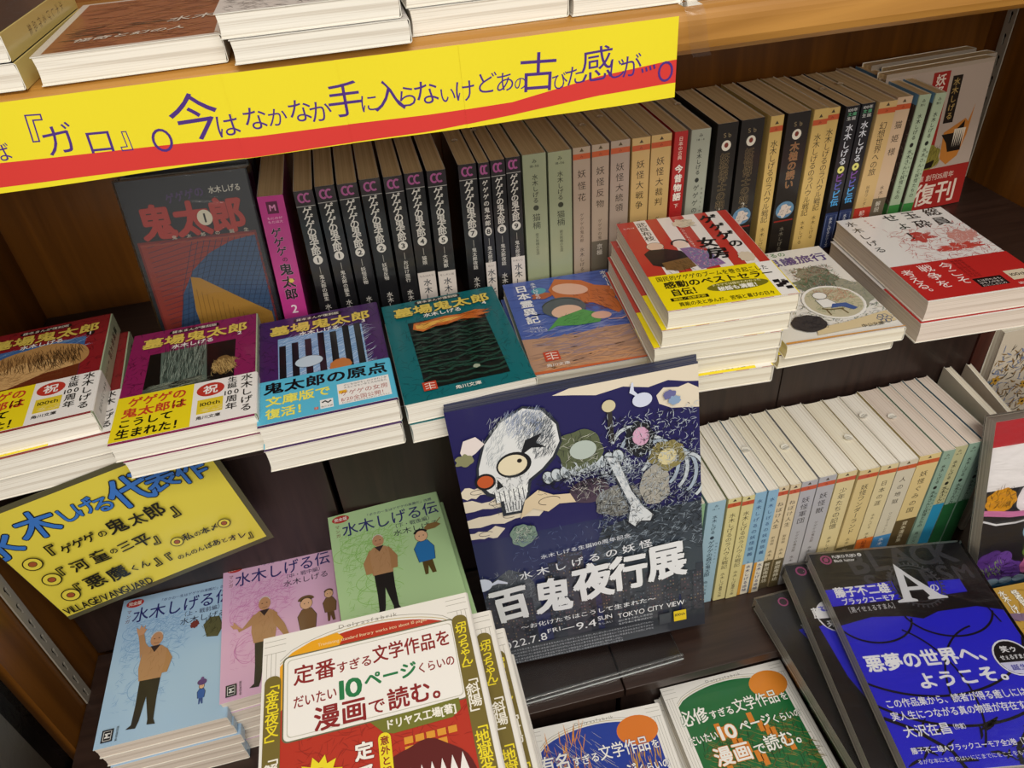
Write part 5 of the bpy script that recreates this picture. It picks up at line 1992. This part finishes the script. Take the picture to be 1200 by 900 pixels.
def no_cover(first, bgc, sunc, hl, sunx):
    def f(c):
        W, Hh = c.w, c.h
        arch(c, bgc, None, None)
        c.ell(sunx, 186, 22, 16, sunc, 30)
        if bgc.startswith('1c'):
            c.hatch(16, 0, W - 16, 150, 320, 1.2, 16, '8a7c3c', -30, 12, 3, .05)
            c.hatch(16, 0, W - 16, 150, 200, 1.2, 16, '5c5a2c', 30, 12, 4, .05)
            c.hatch(16, 0, W - 16, 140, 160, 1.0, 14, '1a3c20', 80, 12, 5, .05)
            for k in range(14):
                c.rect(36 + (k * 17) % 80, 100 + (k * 29) % 50, 42 + (k * 17) % 80, 112 + (k * 29) % 50, 'd8822c', False)
            c.L += 1
        else:
            c.hatch(14, 130, 60, 190, 40, 1.4, 26, 'e0902c', 80, 20, 3, .05)
            c.hatch(16, 150, 70, 196, 26, .6, 30, 'dcd4b8', -50, 6, 4, .02)
            c.hatch(100, 80, W - 16, 160, 60, 1.4, 20, 'd8a02c', 85, 12, 5, .05)
            c.hatch(20, 60, W - 30, 140, 120, 1.4, 20, '1c2c64', 85, 12, 6, .05)
        WT = 'f4f2ec'
        k_ = dict(outline=bgc, ow=.03)
        c.text(first[0], 8, 40, 169.5, 19, WT, 0.03, 170, **k_)
        c.text('すぎる', 41, 70, 167, 10.5, WT, 0.03, 167.5, **k_)
        c.text('文学作品', 70, 124, 170, 16.5, WT, 0.02, 170.5, **k_)
        c.text('を', 125, 134, 168, 10, WT, 0.03, **k_)
        c.text('だいたい', 8, 41, 144.5, 11, WT, 0.03, 145, **k_)
        c.text('10', 42, 64, 146, 21, WT, 0.05, outline=hl, ow=.07)
        c.text('ページ', 66, 104, 147, 13, WT, 0.04, 148, **k_)
        c.text('くらいの', 104, 138, 146, 10, WT, 0.03, 147, **k_)
        c.text('漫画', 27, 68, 122, 21, WT, 0.04, 122, outline=hl, ow=.05)
        c.text('で', 70, 84, 120, 13, WT, 0.03, **k_)
        c.text('読む。', 84, 134, 123, 18, WT, 0.03, 124, **k_)
    return f


FS = 0.83
FWD, FHT = 148 * FS, 210 * FS
mt = 14.6
for i in range(5):
    z = -0.382 - 0.0149 * (i + 1) + 0.0003
    dx = (0, .0112, .0183, .0216, .0232)[i]
    dy = (0, -0.005, -0.010, -0.010, -0.0116)[i]
    mm = lie(-0.112 + dx, 0.1137 + dy, z, (0, -.4, -.2, .5, .2)[i])
    lab = ('red arched-frame literature comic with white title box, %s of the fanned stack in front' % ORD[i]) if i == 0 else 'red arched-frame literature comic, %s from the top of the fanned stack' % ORD[i]
    if i == 0:
        mb = make_book(mm, FWD, FHT, mt, lab, 'red arched-frame comics', 'eeebe4', 'e6e2da', 'pink', m_cover, gloss=True, wrap=False, seed=240, art=148)
    else:
        copy_book(mb, mm, lab)
for cn, first, bgc, sunc, hl, sunx, x, y, z, yaw, k in (('blue', ('有名',), '1e3c9c', 'e07a24', 'c87a28', 116, 0.034, 0.156, -0.648, -2.5, 5),
                                                       ('green', ('必修',), '1c6a38', 'e0882c', 'd8822c', 120, 0.1743, 0.1751, -0.673, -0.6, 4)):
    pr_ = None
    for i in range(k):
        zz = z - 0.0165 * (i + 1) + 0.0003
        rr = random.Random(i + 60)
        lab = '%s arched-frame literature comic with an orange sun, %s its stack' % (cn, 'top of' if i == 0 else ORD[i] + ' from the top of')
        mm = lie(x + (0 if i == 0 else (-0.005 if (cn == 'green' and i == 1) else rr.uniform(-.002, .002))), y - (0 if i == 0 else rr.uniform(0, .001)), zz, yaw)
        if i == 0:
            pr_ = make_book(mm, FWD, FHT, 16.1, lab, '%s arched-frame comics' % cn, 'eeebe4', 'e6e2da', 'white', no_cover(first, bgc, sunc, hl, sunx), gloss=True, wrap=False, seed=250, art=148)
        else:
            copy_book(pr_, mm, lab)


# ================================================================== black and blue wrapped books at the right
def p_cover(c):
    W, Hh = c.w, c.h
    c.rect(0, 0, W, Hh, '17171b')
    for ch, x, y, z in (('B', 42, 196, 34), ('L', 62, 198, 34), ('A', 84, 200, 34), ('C', 106, 200, 34), ('K', 126, 200, 34), ('S', 46, 172, 26), ('A', 66, 172, 26), ('L', 84, 174, 26), ('E', 100, 174, 26), ('S', 116, 176, 26), ('M', 133, 176, 22)):
        c.ch(ch, x, y, z, '3c3c42', 0.05, 4)
    c.L += 1
    BL = '2a2ad2'
    c.poly([(0, 168), (64, 172), (64, 152), (0, 150)], BL)
    c.poly([(96, 168), (126, 168), (126, 154), (92, 152)], BL)
    c.poly([(0, 130), (30, 136), (60, 134), (74, 130), (90, 136), (126, 138), (W, 132), (W, 0), (0, 0)], BL)
    c.ell(14, 202, 5.4, 5.4, 'a8487c')
    c.ell(14, 202, 3.8, 3.8, '2a1420')
    c.blob(14, 202, 2.4, 2.4, 'a8487c', 3, .4)
    c.text('FUJIKO FUJIO', 21, 44, 205, 4.6, 'e8e8ea', 0.04)
    c.ell(47.5, 205, 2, 2, 'e8e8ea')
    c.ch('A', 47.5, 205, 3, '17171b', 0.04)
    c.text('Black humor', 21, 41, 200, 4.4, 'e8e8ea', 0.03)
    # ornamental ring
    for k in range(36):
        a = 2 * PI * k / 36
        c.line([(84 + 22 * math.cos(a), 166 + 22 * math.sin(a)), (84 + 25.5 * math.cos(a), 166 + 25.5 * math.sin(a))], 1.4, '4a4a50', False)
    c.L += 1
    c.ring(84, 166, 22, 22, 1.2, '4a4a50', 48)
    c.ring(84, 166, 18.5, 18.5, .8, '4a4a50', 48)
    # big A
    c.poly([(74, 191), (66, 152), (60, 150), (60, 148), (78, 148), (78, 150), (74, 152), (75, 160), (88, 160), (91, 153), (88, 151), (88, 149), (106, 149), (106, 151), (101, 153), (82, 178)], 'dedfe4')
    c.poly([(75.5, 164), (78, 178), (86, 164)], '17171b')
    c.ch('の', 99, 161, 9, 'e8e8ea', 0.03)
    c.L += 1
    c.text('藤子不二雄', 7, 59, 164, 12, 'eeeef0', 0.05, 165)
    c.text('ブラックユーモア', 10, 60, 153.5, 7.4, 'eeeef0', 0.05, 154.5)
    c.text('［黒イせぇるすまん］', 10, 58, 144.5, 6.6, 'e4e4e8', 0.0, 146)
    # plain drawn arcs
    K = '101014'
    for cx, cy, rx, ry, a0, a1, ww in ((30, 136, 34, 26, 185, 350, 1.8), (98, 140, 40, 30, 190, 345, 1.8), (60, 120, 90, 62, 200, 345, 2.0), (70, 128, 110, 96, 205, 335, 2.2), (20, 60, 60, 70, -40, 60, 1.6), (120, 40, 60, 80, 100, 170, 1.6)):
        c.ring(cx, cy, rx, ry, ww, K, 28, True, a0, a1)
    c.line([(0, 44), (18, 34), (40, 14), (44, 0)], 3, K)
    c.line([(W, 44), (110, 30), (90, 12), (86, 0)], 3, K)
    c.hatch(0, 0, W, 30, 30, 3, 16, K, 30, 50, 9)
    c.line([(128, 166), (138, 120)], 1.3, K)
    c.text('悪夢の世界へ、', 5, 117, 91, 16.5, 'f2f2f6', 0.055, 93)
    c.text('ようこそ。', 40, 126, 72, 15, 'f2f2f6', 0.055, 74)
    c.text('この作品集から、読者が得る癒しには', 6, 122, 55, 7.8, 'f2f2f6', 0.03, 56)
    c.text('実人生につながる真の物語が存在する', 6, 122, 44.5, 7.8, 'f2f2f6', 0.03, 45.5)
    c.text('大沢在昌', 10, 48, 31.5, 10, 'f2f2f6', 0.03, 32)
    c.text('（作家）', 48, 62, 32.5, 5, 'f2f2f6', 0.03)
    c.text('藤子不二雄Aブラックユーモア全2巻［黒イせぇる', 9, 122, 16.5, 5.4, 'f2f2f6', 0.03, 17.5)
    c.micro(10, 120, 8, 4, 'f2f2f6', 7, 9)
    c.ell(129, 86, 16, 17, 'eeeef2')
    c.ell(129, 86, 14.6, 15.6, '17171b')
    c.poly([(115, 82), (143, 82), (140, 76), (134, 71.4), (129, 70.6), (123, 72), (118, 76)], 'd8d8f0')
    c.text('笑ゥ', 122, 136, 94, 6.6, 'eeeef2', 0.04)
    c.text('せぇるすまん', 118, 141, 86.5, 4.8, 'eeeef2', 0.04)
    c.text('誕生', 122, 136, 77, 5.5, '3a3aa8', 0.04)


def p2_cover(c):
    W, Hh = c.w, c.h
    c.rect(0, 0, W, Hh, '17171b')
    c.poly([(0, 130), (60, 140), (W, 132), (W, 0), (0, 0)], '17171b')
    c.poly([(34, 208), (60, 209), (60, 202), (36, 202)], '2a2ad2')
    c.poly([(8, 140), (30, 146), (W, 146), (W, 60), (24, 60), (14, 90)], '2a2ad2')
    c.ell(26, 150, 16, 17, 'eeeef2')
    c.poly([(11, 148), (41, 148), (37, 139), (30, 134), (22, 134), (15, 139)], '17171b')
    c.text('魔太郎が', 14, 40, 158, 6, '2a2ad2', 0.03)
    c.text('来る', 16, 36, 142, 8, 'eeeef2', 0.04)
    c.ell(14, 202, 5.4, 5.4, 'a8487c')
    c.ell(14, 202, 3.8, 3.8, '2a1420')
    c.text('FUJIKO', 21, 40, 205, 4.4, 'c8c8cc', 0.03)
    c.text('藤子不二雄', 7, 59, 154, 12, 'eeeef0', 0.05, 155)


m = lie(0.313, 0.200, -0.6170, -9.8)
make_book(m, 148, 210, 13.5, 'plastic-wrapped black and blue comic with a large letter A, top of the right-hand pile', None, '17171b', '17171b', 'grey', p_cover, gloss=True, wrap=True, seed=260)
p2 = make_book(lie(0.293, 0.204, -0.6330, -9.5, 0), 148, 210, 14.5, 'plastic-wrapped black comic with round white badge, partly under the black and blue one', None, '17171b', '17171b', 'grey', p2_cover, gloss=True, wrap=True, seed=261)


def p3_cover(c):
    c.rect(0, 0, c.w, c.h, '17171b')
    c.ell(24, 200, 5, 5, 'a8487c')
    c.ell(24, 200, 3.6, 3.6, '2a1420')
    c.poly([(22, 168), (60, 172), (60, 140), (30, 140)], '2a2ad2')
    c.text('藤子', 26, 44, 168, 10, 'eeeef0', 0.05)
    c.hatch(2, 10, 40, 190, 30, .5, 20, '3c3c42', 80, 20, 4)


make_book(lie(0.293, 0.183, -0.6495, 0.8, 0), 148, 210, 15.0, 'plastic-wrapped black comic with grey page edge, lowest and leftmost of the right-hand pile', None, '17171b', '17171b', 'grey', p3_cover, gloss=True, wrap=True, seed=262)


# ---- plastic-wrapped colourful comic standing at the right edge, yellow book below it
def q_cover(c):
    c.rect(0, 0, c.w, c.h, '1c1a20')
    c.rect(0, 158, c.w, c.h, 'b82830')
    c.rect(0, 112, c.w, 158, 'ece8e8')
    c.blob(16, 100, 16, 13, 'd89a1c', 3, 0.1)
    c.hatch(4, 90, 28, 112, 30, .8, 8, '3c2408', 70, 60, 4)
    c.blob(42, 98, 10, 14, 'ece4e8', 5, 0.06)
    c.poly([(0, 92), (30, 86), (60, 84), (60, 78), (28, 80), (0, 86)], 'd07cac')
    c.line([(0, 80), (14, 74), (34, 73), (60, 76)], 2, 'e8e8ec')
    c.blob(16, 30, 18, 14, '5c3488', 7, 0.12)
    c.blob(28, 18, 20, 14, '6a409c', 8, 0.12)
    c.ell(28, 34, 8, 8, '7448a4')
    c.hatch(6, 10, 40, 44, 50, .7, 8, '1a0e2c', 30, 80, 9)
    c.hatch(4, 18, 24, 34, 20, .9, 6, '9cc050', -70, 20, 10)
    c.blob(62, 24, 16, 14, 'c870a4', 11, .2)
    c.blob(54, 40, 8, 12, '6c8c3c', 12, .2)
    c.rect(0, 0, c.w, 8, '3c6c8c')
    for k in range(9):
        c.ell(4 + k * 14, 8, 7, 4, '9ab4c4', 12)
    c.ell(50, 62, 7, 9, '8cb8cc')


make_book(Matrix.Translation((0.503, 0.352, ZS + 0.002)) @ Matrix.Rotation(R(-4), 4, 'Z') @ Matrix.Rotation(R(73), 4, 'X') @ Matrix.Translation((0, 0, -0.014)), 128, 184, 13,
          'plastic-wrapped comic with red top band and purple monsters, standing at the right edge', None, '1c1a20', '1c1a20', 'grey', q_cover, gloss=True, wrap=True, seed=270)


def yb_cover(c):
    c.rect(0, 0, c.w, c.h, 'b8923c')
    c.hatch(0, 0, c.w, c.h, 130, 2, 12, 'a07c2c', 20, 60, 3)
    c.vtext('水木しげる', 14, 178, 148, 7, 'f0ece0', 0.04, outline='2a1c10', ow=.05)
    c.vtext('怪奇貸本', 26, 176, 152, 7, 'f0ece0', 0.04, outline='2a1c10', ow=.05)
    c.poly([(0, 156), (30, 150), (60, 146), (110, 142), (110, 132), (60, 136), (30, 142), (0, 148)], '7a6480')
    c.blob(30, 130, 12, 8, '3c2a2c', 5, .2)
    c.blob(62, 120, 16, 14, '9c5a2c', 6, .2)
    c.blob(20, 110, 10, 10, 'd0a04c', 7, .2)
    c.hatch(6, 90, 90, 150, 80, .6, 9, '2c1c18', 20, 80, 8)


for i in range(2):
    mm = lie(0.474 + .002 * i, 0.150, -0.6110 - .0194 * (i + 1) + 0.0003, -3)
    if i == 0:
        yb = make_book(mm, 128, 182, 18.6, 'mustard yellow comic lying under the feet of the plastic-wrapped comic at the right edge', None, 'b8923c', 'b8923c', 'cream', yb_cover, gloss=True, seed=280)
    else:
        copy_book(yb, mm, 'mustard yellow comic, lower of the two at the right edge')

# ---- black-edged item in plastic beside the left wall
e = empty('wrapped_magazine', Matrix.Translation((-0.3725, 0.312, -0.825)), 'grey magazine with black edges in a clear plastic sleeve at the lower left corner', 'magazine')
box('black_cover', (0.0, 0.012, -0.09, 0.096, 0, 0.33), mat_plain('black_card', '1d1f22', 0.4), e, 0.0015)
box('grey_face', (0.0122, 0.0135, -0.088, 0.080, 0.004, 0.328), mat_plain('grey_card', 'b4b1aa', 0.35), e, 0.0005)
box('red_label', (0.0122, 0.0128, 0.083, 0.089, 0.03, 0.16), mat_plain('red_label', '7a2420', 0.5), e)
box('plastic_sleeve', (-0.0005, 0.0145, -0.093, 0.1, -0.001, 0.335), M_WRAP, e)

bpy.data.objects.remove(_fo)
print('objects', len(bpy.data.objects), 'tris', sum(len(o.data.polygons) for o in bpy.data.objects if o.type == 'MESH'))
